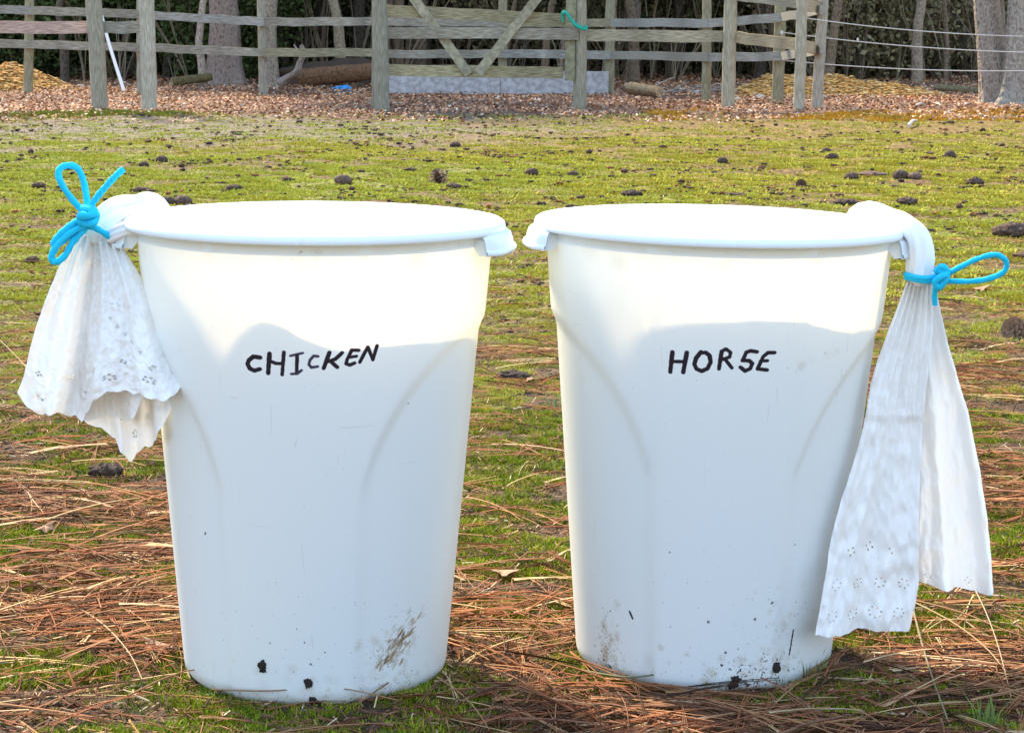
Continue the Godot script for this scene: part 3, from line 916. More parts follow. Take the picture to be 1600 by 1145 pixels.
func build_piles_and_logs() -> void:
	heap("wood_chip_heap", "golden heap of wood chips at the left, behind the fence", -140, 135, 26.5, [0.02, 0.12, 0.22, 0.30, 0.22, 0.30, 0.24, 0.14, 0.05, 0.0], 1.6)
	heap("wood_chip_heap", "long low golden heap of wood chips behind the right corner posts", 1130, 1500, 25.2, [0.0, 0.10, 0.20, 0.22, 0.18, 0.20, 0.14, 0.13, 0.08, 0.04, 0.0], 1.5)
	var lg := put("sawn_log", log_mesh(W(984, 137, 23.9), W(1031, 144, 23.6), 0.062, Color(0.36, 0.26, 0.16), Color(0.65, 0.5, 0.33), 2), M.bark)
	tag(lg, "short sawn log with a pale split side lying right of the gate", "log")
	var lg2 := put("fallen_log", log_mesh(W(470, 121, 27.0), W(606, 109, 26.6), 0.105, Color(0.28, 0.15, 0.08), Color(0.45, 0.3, 0.2), 4), M.bark)
	tag(lg2, "long rusty brown fallen log lying left of the gate behind the fence", "log")
	var lg3 := put("fallen_log", log_mesh(W(268, 128, 26.8), W(330, 120, 27.0), 0.05, Color(0.22, 0.18, 0.08), Color(0.45, 0.36, 0.2), 5), M.bark)
	tag(lg3, "mossy yellowish log lying at the foot of the thin pale trunk", "log")
	var lg4 := put("fallen_beam", log_mesh(W(1462, 136, 25.8), W(1550, 143, 25.3), 0.035, Color(0.30, 0.25, 0.14), Color(0.5, 0.4, 0.25), 6), M.bark)
	tag(lg4, "grey tan beam lying on leaves left of the pair of big trunks", "beam")
	var sb := Buf.new()
	tube(sb, spline([W(436, 131, 25.9), W(452, 121, 25.9), W(464, 112, 25.8), W(468, 98, 25.8), W(474, 82, 25.8), W(470, 70, 25.8)], 24), func(f): return 0.052 - 0.03 * f, 10, func(a, f): return 1.0 + 0.1 * sin(a * 3.0 + f * 12.0), Color(0.42, 0.34, 0.28))
	tube(sb, spline([W(473, 84, 25.8), W(465, 78, 25.8), W(459, 70, 25.85)], 6), func(f): return 0.02 - 0.012 * f, 6, null, Color(0.42, 0.34, 0.28))
	var so := put("bent_branch", sb.mesh(), M.bark)
	tag(so, "bent bare branch standing up beside the tan trunk left of the gate", "branch")
	var mb := put("dirt_mound", blob(Vector3(0.9, 0.28, 0.5), 12, 0.35, 18), mat(Color(0.07, 0.045, 0.03), 0.95), null, W(545, 128, 27.8) * Vector3(1, 0, 1))
	tag(mb, "dark brown mound of earth under the fallen log", "mound")
	# brush pile of bleached sticks right of the log
	var bp := thing("brush_pile", "small pile of bare bleached sticks right of the sawn log", "sticks", W(1055, 140, 25.0) * Vector3(1, 0, 1))
	for k in 12:
		var b2 := Buf.new()
		var a := rng.randf_range(-0.9, 0.9)
		var p0 := Vector3(rng.randf_range(-0.28, 0.28), rng.randf_range(0.0, 0.06), rng.randf_range(-0.25, 0.25))
		var l := rng.randf_range(0.2, 0.42)
		tube(b2, spline([p0, p0 + Vector3(cos(a) * l * 0.5, rng.randf_range(0.0, 0.12), sin(a) * l * 0.5), p0 + Vector3(cos(a) * l, rng.randf_range(0.0, 0.2), sin(a) * l)], 6), func(f): return 0.009 * (1.0 - 0.5 * f), 5, null, jit(Color(0.33, 0.28, 0.23), 0.3))
		put("stick", b2.mesh(), M.crumb, bp)
	# scraps
	var tarp := put("tarp_scrap", blob(Vector3(0.10, 0.035, 0.06), 31, 0.8, 12), mat(Color(0.05, 0.30, 0.62), 0.5), null, W(534, 135, 25.9) * Vector3(1, 0, 1) + Vector3(0, 0.03, 0))
	tag(tarp, "crumpled scrap of blue tarp on the leaves left of the gate", "tarp")
	var pale := mat(Color(0.52, 0.45, 0.38), 0.8)
	var spots := [[126, 137, 0.06, "pale stone at the foot of the left wood chip heap"], [1093, 147, 0.07, "pale stone beside the slim post left of the right corner"], [1150, 157, 0.06, "pale stone just right of the thick right hand post"], [1285, 155, 0.05, "pale stone at the foot of the leaning corner post"], [1188, 154, 0.06, "flat pale stone in front of the right wood chip heap"]]
	var i := 0
	for s in spots:
		var p := G(s[0], s[1])
		var o := put("stone", blob(Vector3(s[2], s[2] * 0.4, s[2] * 0.7), 60 + i, 0.5, 8), pale, null, p + Vector3(0, s[2] * 0.2, 0))
		tag(o, s[3], "stone", "pale stones behind the fence")
		i += 1
	for s in [[1432, 169, 1446, 168, "long pale broken stick lying before the right heap"], [1460, 166, 1470, 168, "short pale stick between the long one and the big trunks"], [1548, 165, 1566, 164, "pale stick lying at the foot of the pair of big trunks"], [1420, 199, 1433, 194, "small bent white stick on the golden grass at the right"], [1508, 168, 1514, 167, "smallest pale stick left of the pair of big trunks"]]:
		var b3 := Buf.new()
		var a3 := G(s[0], s[1]) + Vector3(0, 0.02, 0)
		var c3 := G(s[2], s[3]) + Vector3(0, 0.02, 0)
		tube(b3, spline([a3, a3.lerp(c3, 0.5) + Vector3(0, 0.02, 0.0), c3], 6), func(f): return 0.016 - 0.006 * f, 6, null, Color.WHITE)
		tag(put("stick", b3.mesh(), pale), s[4], "stick", "pale sticks on the ground at the right")

# ---------------------------------------------------------------- buckets
func bucket_r(y: float) -> float:
	if y < 0.03:
		var t := y / 0.03
		return 0.178 + 0.031 * sqrt(maxf(0.0, 1.0 - (1.0 - t) * (1.0 - t)))
	return lerpf(0.209, 0.268, (y - 0.03) / (H - 0.03))

func recess(th: float, y: float) -> float:        # the arched hollows under the two handles
	var phi := minf(absf(angle_difference(th, PI / 2)), absf(angle_difference(th, -PI / 2)))
	var lim := deg_to_rad(64.0)
	var s := (lim - phi) * 0.235
	if phi < lim:
		var top := 0.30 + 0.25 * pow(1.0 - pow(phi / lim, 2.5), 0.625)
		s = minf(s, top - y)
	return smoothstep(-0.010, 0.018, s) * 0.0075 * smoothstep(-0.01, 0.012, y)

func stroke(im: Image, pts: Array, wid: float, c: Color, a: float) -> void:
	# a felt pen line on the body texture; pts in texture pixels
	for k in pts.size() - 1:
		var p0: Vector2 = pts[k]
		var p1: Vector2 = pts[k + 1]
		var n := int(p0.distance_to(p1) / 0.8) + 2
		for j in n:
			var p := p0.lerp(p1, float(j) / (n - 1))
			blot(im, p, wid * 0.5 * (1.06 + 0.06 * sin(j * 0.11 + k * 2.0)), c, a, 0.0)

func blot(im: Image, p: Vector2, r: float, c: Color, a: float, ragged: float) -> void:
	var ext := int(r * 1.6 + 2)
	for y in range(int(p.y) - ext, int(p.y) + ext + 1):
		if y < 0 or y >= im.get_height(): continue
		for x in range(int(p.x) - ext, int(p.x) + ext + 1):
			var xx := posmod(x, im.get_width())
			var q := Vector2(x + 0.5, y + 0.5)
			var d := q.distance_to(p)
			var rr := r
			if ragged > 0.0: rr *= 1.0 + ragged * N3.get_noise_2d(q.x * 0.5, q.y * 0.5) * 2.0
			var k := clampf(rr - d + 0.5, 0.0, 1.0) * a
			if k > 0.0:
				var o := im.get_pixel(xx, y)
				im.set_pixel(xx, y, Color(lerpf(o.r, c.r, k), lerpf(o.g, c.g, k), lerpf(o.b, c.b, k)))

const TW := 2048
const TH := 1024
# arc metres from the front's middle and height in metres -> texture pixel
func tx(arc: float, y: float) -> Vector2:
	var th := arc / bucket_r(y)
	return Vector2((th / TAU + 0.5) * TW, (1.0 - y / H) * TH)

func smear(im: Image, arc: float, y: float, w: float, h: float, n: int, c: Color, a: float) -> void:
	for k in n:
		var q := tx(arc + rng.randfn(0, w), maxf(0.004, y + rng.randfn(0, h)))
		var tint := c.lerp(Color(0.45, 0.33, 0.2), rng.randf() * 0.5)
		if k % 3 == 0: blot(im, q, rng.randf_range(3.0, 8.0), Color(0.60, 0.45, 0.27), a * rng.randf_range(0.12, 0.34), 1.2)
		else: blot(im, q, rng.randf_range(0.5, 1.7), tint, a * rng.randf_range(0.2, 1.0), 0.9)

func letters(im: Image, words: Array, ox: float, oy: float, unit: float, rise: float) -> void:
	for s in words:
		var pts := []
		for q in s[0]:
			var v: Vector2 = q
			pts.append(tx(ox + v.x * unit, oy - v.y * unit + v.x * rise))
		stroke(im, pts, s[1] * unit / H * TH * 1.06, s[2], s[3])

func make_bucket(called_label: String, at: Vector3, lean: float, turn: float, word: int) -> Node3D:
	var f := thing("bucket", called_label, "bucket", at, "white plastic buckets")
	f.rotation = Vector3(0, 0, lean)
	# --- body texture: plastic with the blue sky cast in its base, wear, ink
	var im := Image.create(TW, TH, false, Image.FORMAT_RGB8)
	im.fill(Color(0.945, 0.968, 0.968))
	var ink := Color(0.09, 0.05, 0.12)
	var fade := Color(0.22, 0.2, 0.3)
	var dirt := Color(0.15, 0.095, 0.06)
	rng.seed = 500 + word
	for k in 900:      # fine specks, thicker towards the foot
		var y := pow(rng.randf(), 1.6) * 0.66
		blot(im, tx(rng.randf_range(-0.6, 0.6), y), rng.randf_range(0.3, 0.9), dirt, rng.randf_range(0.1, 0.55) * (0.5 if y > 0.2 else 1.0), 0.5)
	for k in 26:      # scuffs and faint drips
		var a := rng.randf_range(-0.34, 0.34)
		var y := rng.randf_range(0.06, 0.62)
		var l := rng.randf_range(0.008, 0.05)
		var across := rng.randf() < 0.4
		var p0 := tx(a, y)
		var p1 := tx(a + (l if across else rng.randfn(0, 0.002)), y - (rng.randfn(0, 0.004) if across else l))
		stroke(im, [p0, p0.lerp(p1, 0.5) + Vector2(rng.randfn(0, 1.0), 0), p1], rng.randf_range(0.7, 1.8), Color(0.62, 0.58, 0.5), rng.randf_range(0.04, 0.12))
	for k in 60:      # dull grime near the foot and under the rim
		var low := rng.randf() < 0.7
		blot(im, tx(rng.randf_range(-0.36, 0.36), rng.randf_range(0.01, 0.05) if low else rng.randf_range(0.65, 0.68)), rng.randf_range(5.0, 16.0), Color(0.60, 0.53, 0.42), rng.randf_range(0.02, 0.07), 1.0)
	if word == 0:
		var w := [
			[[Vector2(185, 185), Vector2(110, 180), Vector2(60, 220), Vector2(45, 260), Vector2(70, 305), Vector2(120, 325), Vector2(180, 305)], 36, ink, 1.0],
			[[Vector2(285, 140), Vector2(268, 345)], 36, ink, 1.0], [[Vector2(435, 120), Vector2(415, 355)], 28, ink, 1.0], [[Vector2(285, 215), Vector2(350, 240), Vector2(425, 240)], 28, ink, 1.0],
			[[Vector2(500, 158), Vector2(630, 125)], 20, fade, 0.8], [[Vector2(570, 150), Vector2(565, 320)], 27, ink, 0.95], [[Vector2(510, 345), Vector2(570, 340), Vector2(615, 305)], 22, fade, 0.9],
			[[Vector2(785, 160), Vector2(740, 155), Vector2(700, 200), Vector2(690, 245), Vector2(715, 275), Vector2(780, 265)], 22, fade, 0.95],
			[[Vector2(900, 120), Vector2(840, 285)], 32, ink, 1.0], [[Vector2(1030, 125), Vector2(960, 190), Vector2(880, 215)], 30, ink, 1.0], [[Vector2(910, 210), Vector2(980, 275)], 30, ink, 1.0],
			[[Vector2(1205, 105), Vector2(1130, 100), Vector2(1080, 200), Vector2(1070, 240), Vector2(1110, 255), Vector2(1160, 235)], 28, ink, 0.97], [[Vector2(1100, 175), Vector2(1180, 165)], 24, ink, 0.95],
			[[Vector2(1215, 230), Vector2(1300, 75), Vector2(1355, 210), Vector2(1400, 65)], 28, ink, 0.97]]
		letters(im, w, -0.0845, 0.548, 0.000138, 0.0)
		for k in 110:      # the brown rub at the lower right
			var g := rng.randfn(0, 1.0)
			var p0 := tx(0.150 + g * 0.018 + rng.randfn(0, 0.010), 0.088 + g * 0.020 + rng.randfn(0, 0.011))
			var p1 := p0 + Vector2(rng.randf_range(3, 16), rng.randf_range(-16, -2))
			stroke(im, [p0, p0.lerp(p1, 0.5) + Vector2(rng.randfn(0, 1), rng.randfn(0, 1)), p1], rng.randf_range(1.5, 7.0), [Color(0.55, 0.41, 0.24), Color(0.40, 0.28, 0.15), Color(0.66, 0.54, 0.38)][k % 3], rng.randf_range(0.02, 0.09))
		smear(im, 0.150, 0.088, 0.022, 0.022, 90, Color(0.36, 0.24, 0.11), 0.5)
		smear(im, 0.125, 0.070, 0.012, 0.008, 50, Color(0.38, 0.25, 0.11), 0.5)
		smear(im, 0.0, 0.012, 0.10, 0.006, 160, dirt, 0.5)
		smear(im, 0.03, 0.05, 0.06, 0.02, 40, Color(0.6, 0.55, 0.45), 0.5)
		smear(im, 0.155, 0.02, 0.03, 0.012, 80, dirt, 0.6)
		for q in [[-0.168, 0.252, 2.4], [0.001, 0.105, 1.6], [0.01, 0.072, 2.0], [-0.05, 0.102, 1.5], [0.03, 0.09, 1.4], [-0.01, 0.125, 1.0], [0.165, 0.45, 1.2]]:
			blot(im, tx(q[0], q[1]), q[2], dirt, 0.95, 0.6)
		smear(im, 0.02, 0.664, 0.02, 0.006, 14, dirt, 0.4)
	else:
		var w2 := [
			[[Vector2(175, 165), Vector2(160, 380)], 36, ink, 1.0], [[Vector2(330, 160), Vector2(300, 375)], 36, ink, 1.0], [[Vector2(180, 265), Vector2(320, 260)], 28, ink, 1.0],
			[[Vector2(480, 145), Vector2(430, 215), Vector2(415, 280), Vector2(440, 330), Vector2(495, 350), Vector2(555, 320), Vector2(585, 250), Vector2(570, 180), Vector2(530, 150), Vector2(470, 155)], 34, ink, 1.0],
			[[Vector2(695, 130), Vector2(675, 320)], 32, ink, 1.0], [[Vector2(695, 130), Vector2(740, 105), Vector2(790, 140), Vector2(780, 190), Vector2(715, 215), Vector2(695, 195)], 28, ink, 1.0], [[Vector2(740, 220), Vector2(810, 305)], 28, ink, 1.0],
			[[Vector2(1070, 130), Vector2(1000, 120), Vector2(955, 135), Vector2(920, 225), Vector2(990, 225), Vector2(1025, 255), Vector2(1005, 310), Vector2(950, 335), Vector2(900, 295)], 32, ink, 1.0],
			[[Vector2(1265, 140), Vector2(1190, 140), Vector2(1140, 180), Vector2(1085, 312), Vector2(1190, 325)], 31, ink, 1.0], [[Vector2(1110, 230), Vector2(1190, 225)], 26, ink, 1.0]]
		letters(im, w2, -0.1075, 0.5495, 0.000138, 0.0)
		for k in 120:      # splashes of mud along the foot
			var c0 := [0.055, 0.10, 0.03, -0.185, 0.07][k % 5] as float
			var p0 := tx(c0 + rng.randfn(0, 0.02), 0.006 + absf(rng.randfn(0, 0.022)))
			var p1 := p0 + Vector2(rng.randfn(0, 5), rng.randfn(0, 4))
			stroke(im, [p0, p0.lerp(p1, 0.5) + Vector2(rng.randfn(0, 1.5), rng.randfn(0, 1.5)), p1], rng.randf_range(0.8, 3.2), dirt, rng.randf_range(0.2, 0.95))
		stroke(im, [tx(0.133, 0.10), tx(0.131, 0.085), tx(0.128, 0.062)], 3.4, dirt, 0.95)
		stroke(im, [tx(-0.142, 0.122), tx(-0.136, 0.112)], 4.0, dirt, 0.95)
		smear(im, 0.055, 0.022, 0.05, 0.014, 120, dirt, 0.7)
		smear(im, 0.03, 0.035, 0.09, 0.02, 120, dirt, 0.7)
		smear(im, 0.09, 0.055, 0.03, 0.012, 60, dirt, 0.6)
		smear(im, -0.19, 0.05, 0.012, 0.03, 170, dirt, 0.75)
		smear(im, -0.15, 0.02, 0.02, 0.008, 40, dirt, 0.8)
		smear(im, 0.10, 0.12, 0.05, 0.03, 60, dirt, 0.5)
		smear(im, 0.12, 0.52, 0.03, 0.01, 16, dirt, 0.25)
		for q in [[0.085, 0.150, 3.0], [0.058, 0.126, 2.6], [-0.013, 0.122, 2.4], [-0.140, 0.118, 2.0], [-0.137, 0.114, 1.8], [0.015, 0.075, 2.4], [0.01, 0.055, 2.6], [-0.182, 0.115, 1.6], [0.125, 0.235, 1.2], [-0.075, 0.225, 1.6], [0.132, 0.09, 2.0], [0.130, 0.08, 1.6], [0.128, 0.07, 1.8]]:
			blot(im, tx(q[0], q[1]), q[2], dirt, 0.95, 0.6)
	im.generate_mipmaps()
	var bm := StandardMaterial3D.new()
	bm.albedo_texture = ImageTexture.create_from_image(im)
	bm.roughness = 0.42
	bm.cull_mode = BaseMaterial3D.CULL_DISABLED
	bm.backlight_enabled = true
	bm.backlight = Color(0.66, 0.60, 0.49)
	var plain := mat(Color(0.82, 0.88, 0.90), 0.4)  # white plastic with the sky's blue tint put into the colour
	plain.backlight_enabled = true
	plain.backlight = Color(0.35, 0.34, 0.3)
	# --- body: wall and floor
	var buf := Buf.new()
	var nt := 180
	var ys := [0.0, 0.001, 0.003, 0.006, 0.010, 0.015, 0.022, 0.03]
	var yy := 0.03
	while yy < H - 0.012:
		yy += 0.0105
		ys.append(minf(yy, H - 0.006))
	for y in ys:
		for i in nt + 1:
			var th := TAU * i / nt - PI
			var r := bucket_r(y) - recess(th + turn, y)
			# a moulded step below the rim
			buf.p(Vector3(sin(th) * r, y, cos(th) * r), Vector2(float(i) / nt, 1.0 - y / H))
	for k in ys.size() - 1:
		for i in nt:
			var b := k * (nt + 1) + i
			buf.quad(b, b + nt + 1, b + nt + 2, b + 1)
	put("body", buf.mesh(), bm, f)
	var fb := Buf.new()
	lathe(fb, [Vector2(0.0001, 0.012), Vector2(0.165, 0.012), Vector2(0.176, 0.001)], 64)
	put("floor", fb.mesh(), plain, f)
	var rb := Buf.new()
	var prof := [Vector2(0.2655, H - 0.030), Vector2(0.2665, H - 0.006), Vector2(0.2685, H - 0.001), Vector2(0.272, H + 0.001), Vector2(0.279, H), Vector2(0.2835, H - 0.003), Vector2(0.285, H - 0.008), Vector2(0.2845, H - 0.0125), Vector2(0.282, H - 0.0145), Vector2(0.2785, H - 0.0135), Vector2(0.2705, H - 0.010), Vector2(0.268, H - 0.012)]
	lathe(rb, prof, 160)
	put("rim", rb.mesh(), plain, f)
	# --- two moulded grips, left and right
	for s in [-1.0, 1.0]:
		var hb := Buf.new()
		var gp := [Vector2(0.268, H - 0.010), Vector2(0.280, H - 0.0125), Vector2(0.288, H - 0.0145), Vector2(0.2935, H - 0.019), Vector2(0.296, H - 0.027), Vector2(0.2972, H - 0.033), Vector2(0.2985, H - 0.0358), Vector2(0.3010, H - 0.0362), Vector2(0.3022, H - 0.039), Vector2(0.3008, H - 0.0425), Vector2(0.297, H - 0.0425), Vector2(0.2932, H - 0.040), Vector2(0.292, H - 0.029), Vector2(0.289, H - 0.022), Vector2(0.284, H - 0.0185), Vector2(0.268, H - 0.0165)]
		var na := 28
		var span := deg_to_rad(21.0)
		for i in na + 1:
			var u := float(i) / na * 2.0 - 1.0
			var shrink := 1.0 - 0.35 * smoothstep(0.82, 1.0, absf(u))
			var th: float = s * PI / 2 - turn + u * span
			for q in gp:
				var v: Vector2 = q
				var r := 0.266 + (v.x - 0.266) * shrink
				hb.p(Vector3(sin(th) * r, v.y, cos(th) * r))
		for i in na:
			for k in gp.size() - 1:
				var b := i * gp.size() + k
				hb.quad(b, b + 1, b + gp.size() + 1, b + gp.size())
		# end plates
		for e in [-1.0, 1.0]:
			var th: float = s * PI / 2 - turn + e * span * 0.97
			var dirv := Vector3(sin(th), 0, cos(th))
			var base := hb.v.size()
			hb.p(dirv * 0.2655 + Vector3(0, H - 0.012, 0))
			hb.p(dirv * 0.283 + Vector3(0, H - 0.016, 0))
			hb.p(dirv * 0.286 + Vector3(0, H - 0.041, 0))
			hb.p(dirv * 0.274 + Vector3(0, H - 0.043, 0))
			hb.p(dirv * 0.264 + Vector3(0, H - 0.030, 0))
			hb.tri(base, base + 1, base + 2); hb.tri(base, base + 2, base + 3); hb.tri(base, base + 3, base + 4)
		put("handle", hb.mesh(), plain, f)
	# --- lumps of mud stuck to the wall
	var lumps: Array = [[[-0.062, 0.066, 0.008], [0.006, 0.044, 0.007], [0.016, 0.009, 0.011], [0.012, 0.017, 0.006]], [[0.032, 0.031, 0.008], [0.027, 0.022, 0.006], [0.068, 0.010, 0.008], [0.098, 0.047, 0.007], [0.008, 0.006, 0.006]]][word]
	var mudm := mat(Color(0.028, 0.019, 0.016), 0.9)
	for q in lumps:
		var th: float = q[0] / bucket_r(q[1])
		var r := bucket_r(q[1]) + 0.001
		put("mud_lump", blob(Vector3(q[2] * 0.8, q[2], q[2] * 0.45), 70 + int(q[0] * 1000), 0.9, 9), mudm, f, Vector3(sin(th) * r, q[1], cos(th) * r))
	return f

func added_fill(label: String, at: Vector3, lean: float, level: Callable, c: Color) -> void:
	# unseen fill added to block light through the wall, up to the given height
	var buf := Buf.new()
	var nt := 72
	var rings := 12
	for k in rings + 1:
		for i in nt + 1:
			var th := TAU * i / nt - PI
			var y: float = level.call(th)
			var f := float(k) / rings
			var r := (bucket_r(y) - 0.032) * f
			var mid := 0.54
			buf.p(Vector3(sin(th) * r, lerpf(mid, y, f) + 0.004 * N2.get_noise_2d(sin(th) * r * 200.0, cos(th) * r * 200.0), cos(th) * r))
	for k in rings:
		for i in nt:
			var b := k * (nt + 1) + i
			buf.quad(b, b + nt + 1, b + nt + 2, b + 1)
	var top := buf.v.size() - (nt + 1)
	var low := buf.v.size()
	for i in nt + 1:
		var th := TAU * i / nt - PI
		var r := bucket_r(0.02) - 0.012
		var q: Vector3 = buf.v[top + i]
		buf.p(q)
	for j in 8:
		for i in nt + 1:
			var th := TAU * i / nt - PI
			var q: Vector3 = buf.v[top + i]
			var y := lerpf(q.y, 0.02, (j + 1) / 8.0)
			var r := bucket_r(y) - 0.032
			buf.p(Vector3(sin(th) * r, y, cos(th) * r))
	for j in 8:
		for i in nt:
			var b := low + j * (nt + 1) + i
			buf.quad(b, b + nt + 1, b + nt + 2, b + 1)
	var o := put("added_fill", buf.mesh(), mat(c, 0.9), null, at)
	o.rotation.z = lean
	tag(o, label, "added_fill", "fill added inside the buckets to shade their walls")

func build_buckets() -> void:
	var pl := Vector3(-0.306, -0.004, -3.632)
	var pr := Vector3(0.302, -0.006, -3.695)
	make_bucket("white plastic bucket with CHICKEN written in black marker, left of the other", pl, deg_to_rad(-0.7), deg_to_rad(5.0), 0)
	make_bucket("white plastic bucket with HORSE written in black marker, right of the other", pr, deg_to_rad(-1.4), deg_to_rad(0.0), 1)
	for k in 2:
		var b := get_node("bucket" if k == 0 else "bucket_001") as Node3D
		b.scale = [Vector3(1.010, 1.019, 1.010), Vector3(1.0, 1.007, 1.0)][k]
	added_fill("added fill peaked at the wall inside the CHICKEN bucket, shading it below", pl, deg_to_rad(-0.7), func(th: float) -> float:
		return 0.562 + 0.064 * exp(-pow((th + 0.36) / 0.34, 2.0)) + 0.012 * sin(th * 2.0), Color(0.62, 0.58, 0.52))
	added_fill("added level fill inside the HORSE bucket, shading its wall below", pr, deg_to_rad(-1.4), func(th: float) -> float:
		return 0.606 - 0.025 * smoothstep(0.2, 0.9, th), Color(0.62, 0.58, 0.52))

# ---------------------------------------------------------------- cloths and cords
func along(poly: Array, t: float) -> Vector2:
	var n := poly.size() - 1
	var f := clampf(t, 0, 1) * n
	var i := mini(int(f), n - 1)
	var a: Vector2 = poly[i]
	var b: Vector2 = poly[i + 1]
	return a.lerp(b, f - i)

func scalloped(poly: Array, n: int, depth: float) -> Array:
	var o := []
	for k in n * 10 + 1:
		var t := k / (n * 10.0)
		o.append(along(poly, t) + Vector2(0, depth * (absf(sin(PI * n * t)) - 0.5)))
	return o

# a hanging layer of cloth between two side edges and a hem; edges run from neck to hem
func layer(le: Array, ri: Array, hem: Array, d_of: Callable, fold: Callable, nu := 130, nv := 100) -> ArrayMesh:
	var buf := Buf.new()
	for j in nv + 1:
		var v := float(j) / nv
		for i in nu + 1:
			var u := float(i) / nu
			var l := along(le, v)
			var r := along(ri, v)
			var top := (le[0] as Vector2).lerp(ri[0], u)
			var bot := along(hem, u)
			var base := (le[le.size() - 1] as Vector2).lerp(ri[ri.size() - 1], u)
			var q := l.lerp(r, u) + (bot - base) * pow(v, 2.2)
			var fo: Vector2 = fold.call(u, v)
			q.x += fo.x
			var p := W(q.x, q.y, d_of.call(u, v))
			p.z += fo.y
			p.z += 0.0010 * N2.get_noise_2d(q.x * 0.45, q.y * 0.35) * v + (0.013 * N3.get_noise_2d(q.x * 0.045, q.y * 0.014) + 0.004 * N3.get_noise_2d(q.x * 0.10 + 9.0, q.y * 0.06)) * (0.3 + 0.7 * v)
			p.y += top.y * 0.0
			buf.p(p, Vector2(u, v))
	for j in nv:
		for i in nu:
			var b := j * (nu + 1) + i
			buf.quad(b, b + 1, b + nu + 2, b + nu + 1)
	return buf.mesh()

func cloth_mat(flowers: Array, hole: float, seed_: int, bump := 0.35) -> StandardMaterial3D:
	var s := 768
	var im := Image.create(s, s, false, Image.FORMAT_RGBA8)
	im.fill(Color(0.96, 0.95, 0.935, 1))
	var hi := noise_img(seed_, 0.02, s, s, 4)
	hi.convert(Image.FORMAT_RF)
	for q in flowers:
		var p := Vector2(q[0] * s, q[1] * s)
		var ring: float = q[2] * s
		for k in int(q[3]):
			var a: float = TAU * k / q[3] + q[0] * 20.0
			var c := p + Vector2(cos(a) * ring, sin(a) * ring * q[4])
			var rr: float = hole * s * (0.62 if q[2] < 0.012 else 1.0) * (0.8 + 0.35 * absf(sin(k * 3.1 + q[1] * 40.0)))
			for y in range(int(c.y - rr * 2.5), int(c.y + rr * 2.5) + 1):
				for x in range(int(c.x - rr * 2.5), int(c.x + rr * 2.5) + 1):
					if x < 0 or y < 0 or x >= s or y >= s: continue
					var dd := Vector2((x - c.x), (y - c.y) / q[4]).length()
					if dd < rr: im.set_pixel(x, y, Color(0.9, 0.9, 0.9, 0))
					elif dd < rr * 2.0:
						hi.set_pixel(x, y, Color(minf(1.0, hi.get_pixel(x, y).r + 0.5 * (1.0 - absf(dd / rr - 1.5) * 2.0)), 0, 0))
	var m := StandardMaterial3D.new()
	m.albedo_texture = ImageTexture.create_from_image(im)
	m.transparency = BaseMaterial3D.TRANSPARENCY_ALPHA_SCISSOR
	m.alpha_scissor_threshold = 0.5
	m.roughness = 0.9
	m.metallic_specular = 0.2
	m.cull_mode = BaseMaterial3D.CULL_DISABLED
	m.backlight_enabled = true
	m.backlight = Color(0.45, 0.45, 0.46)
	relief(m, ImageTexture.create_from_image(hi), bump)
	return m

func neck(pts: Array, r0: float, r1: float, ridges: int, tw: float) -> ArrayMesh:
	var buf := Buf.new()
	tube(buf, spline(pts, 48), func(f): return lerpf(r0, r1, smoothstep(0.3, 1.0, f)) * (1.0 - 0.6 * smoothstep(0.90, 1.0, f)), 64,
		func(a, f): return 1.0 + 0.10 * sin(a * ridges + f * tw) + 0.06 * sin(a * (ridges * 2 + 1) - f * tw * 1.6 + 1.0) + 0.05 * sin(f * 17.0 + a * 2.0))
	return buf.mesh()

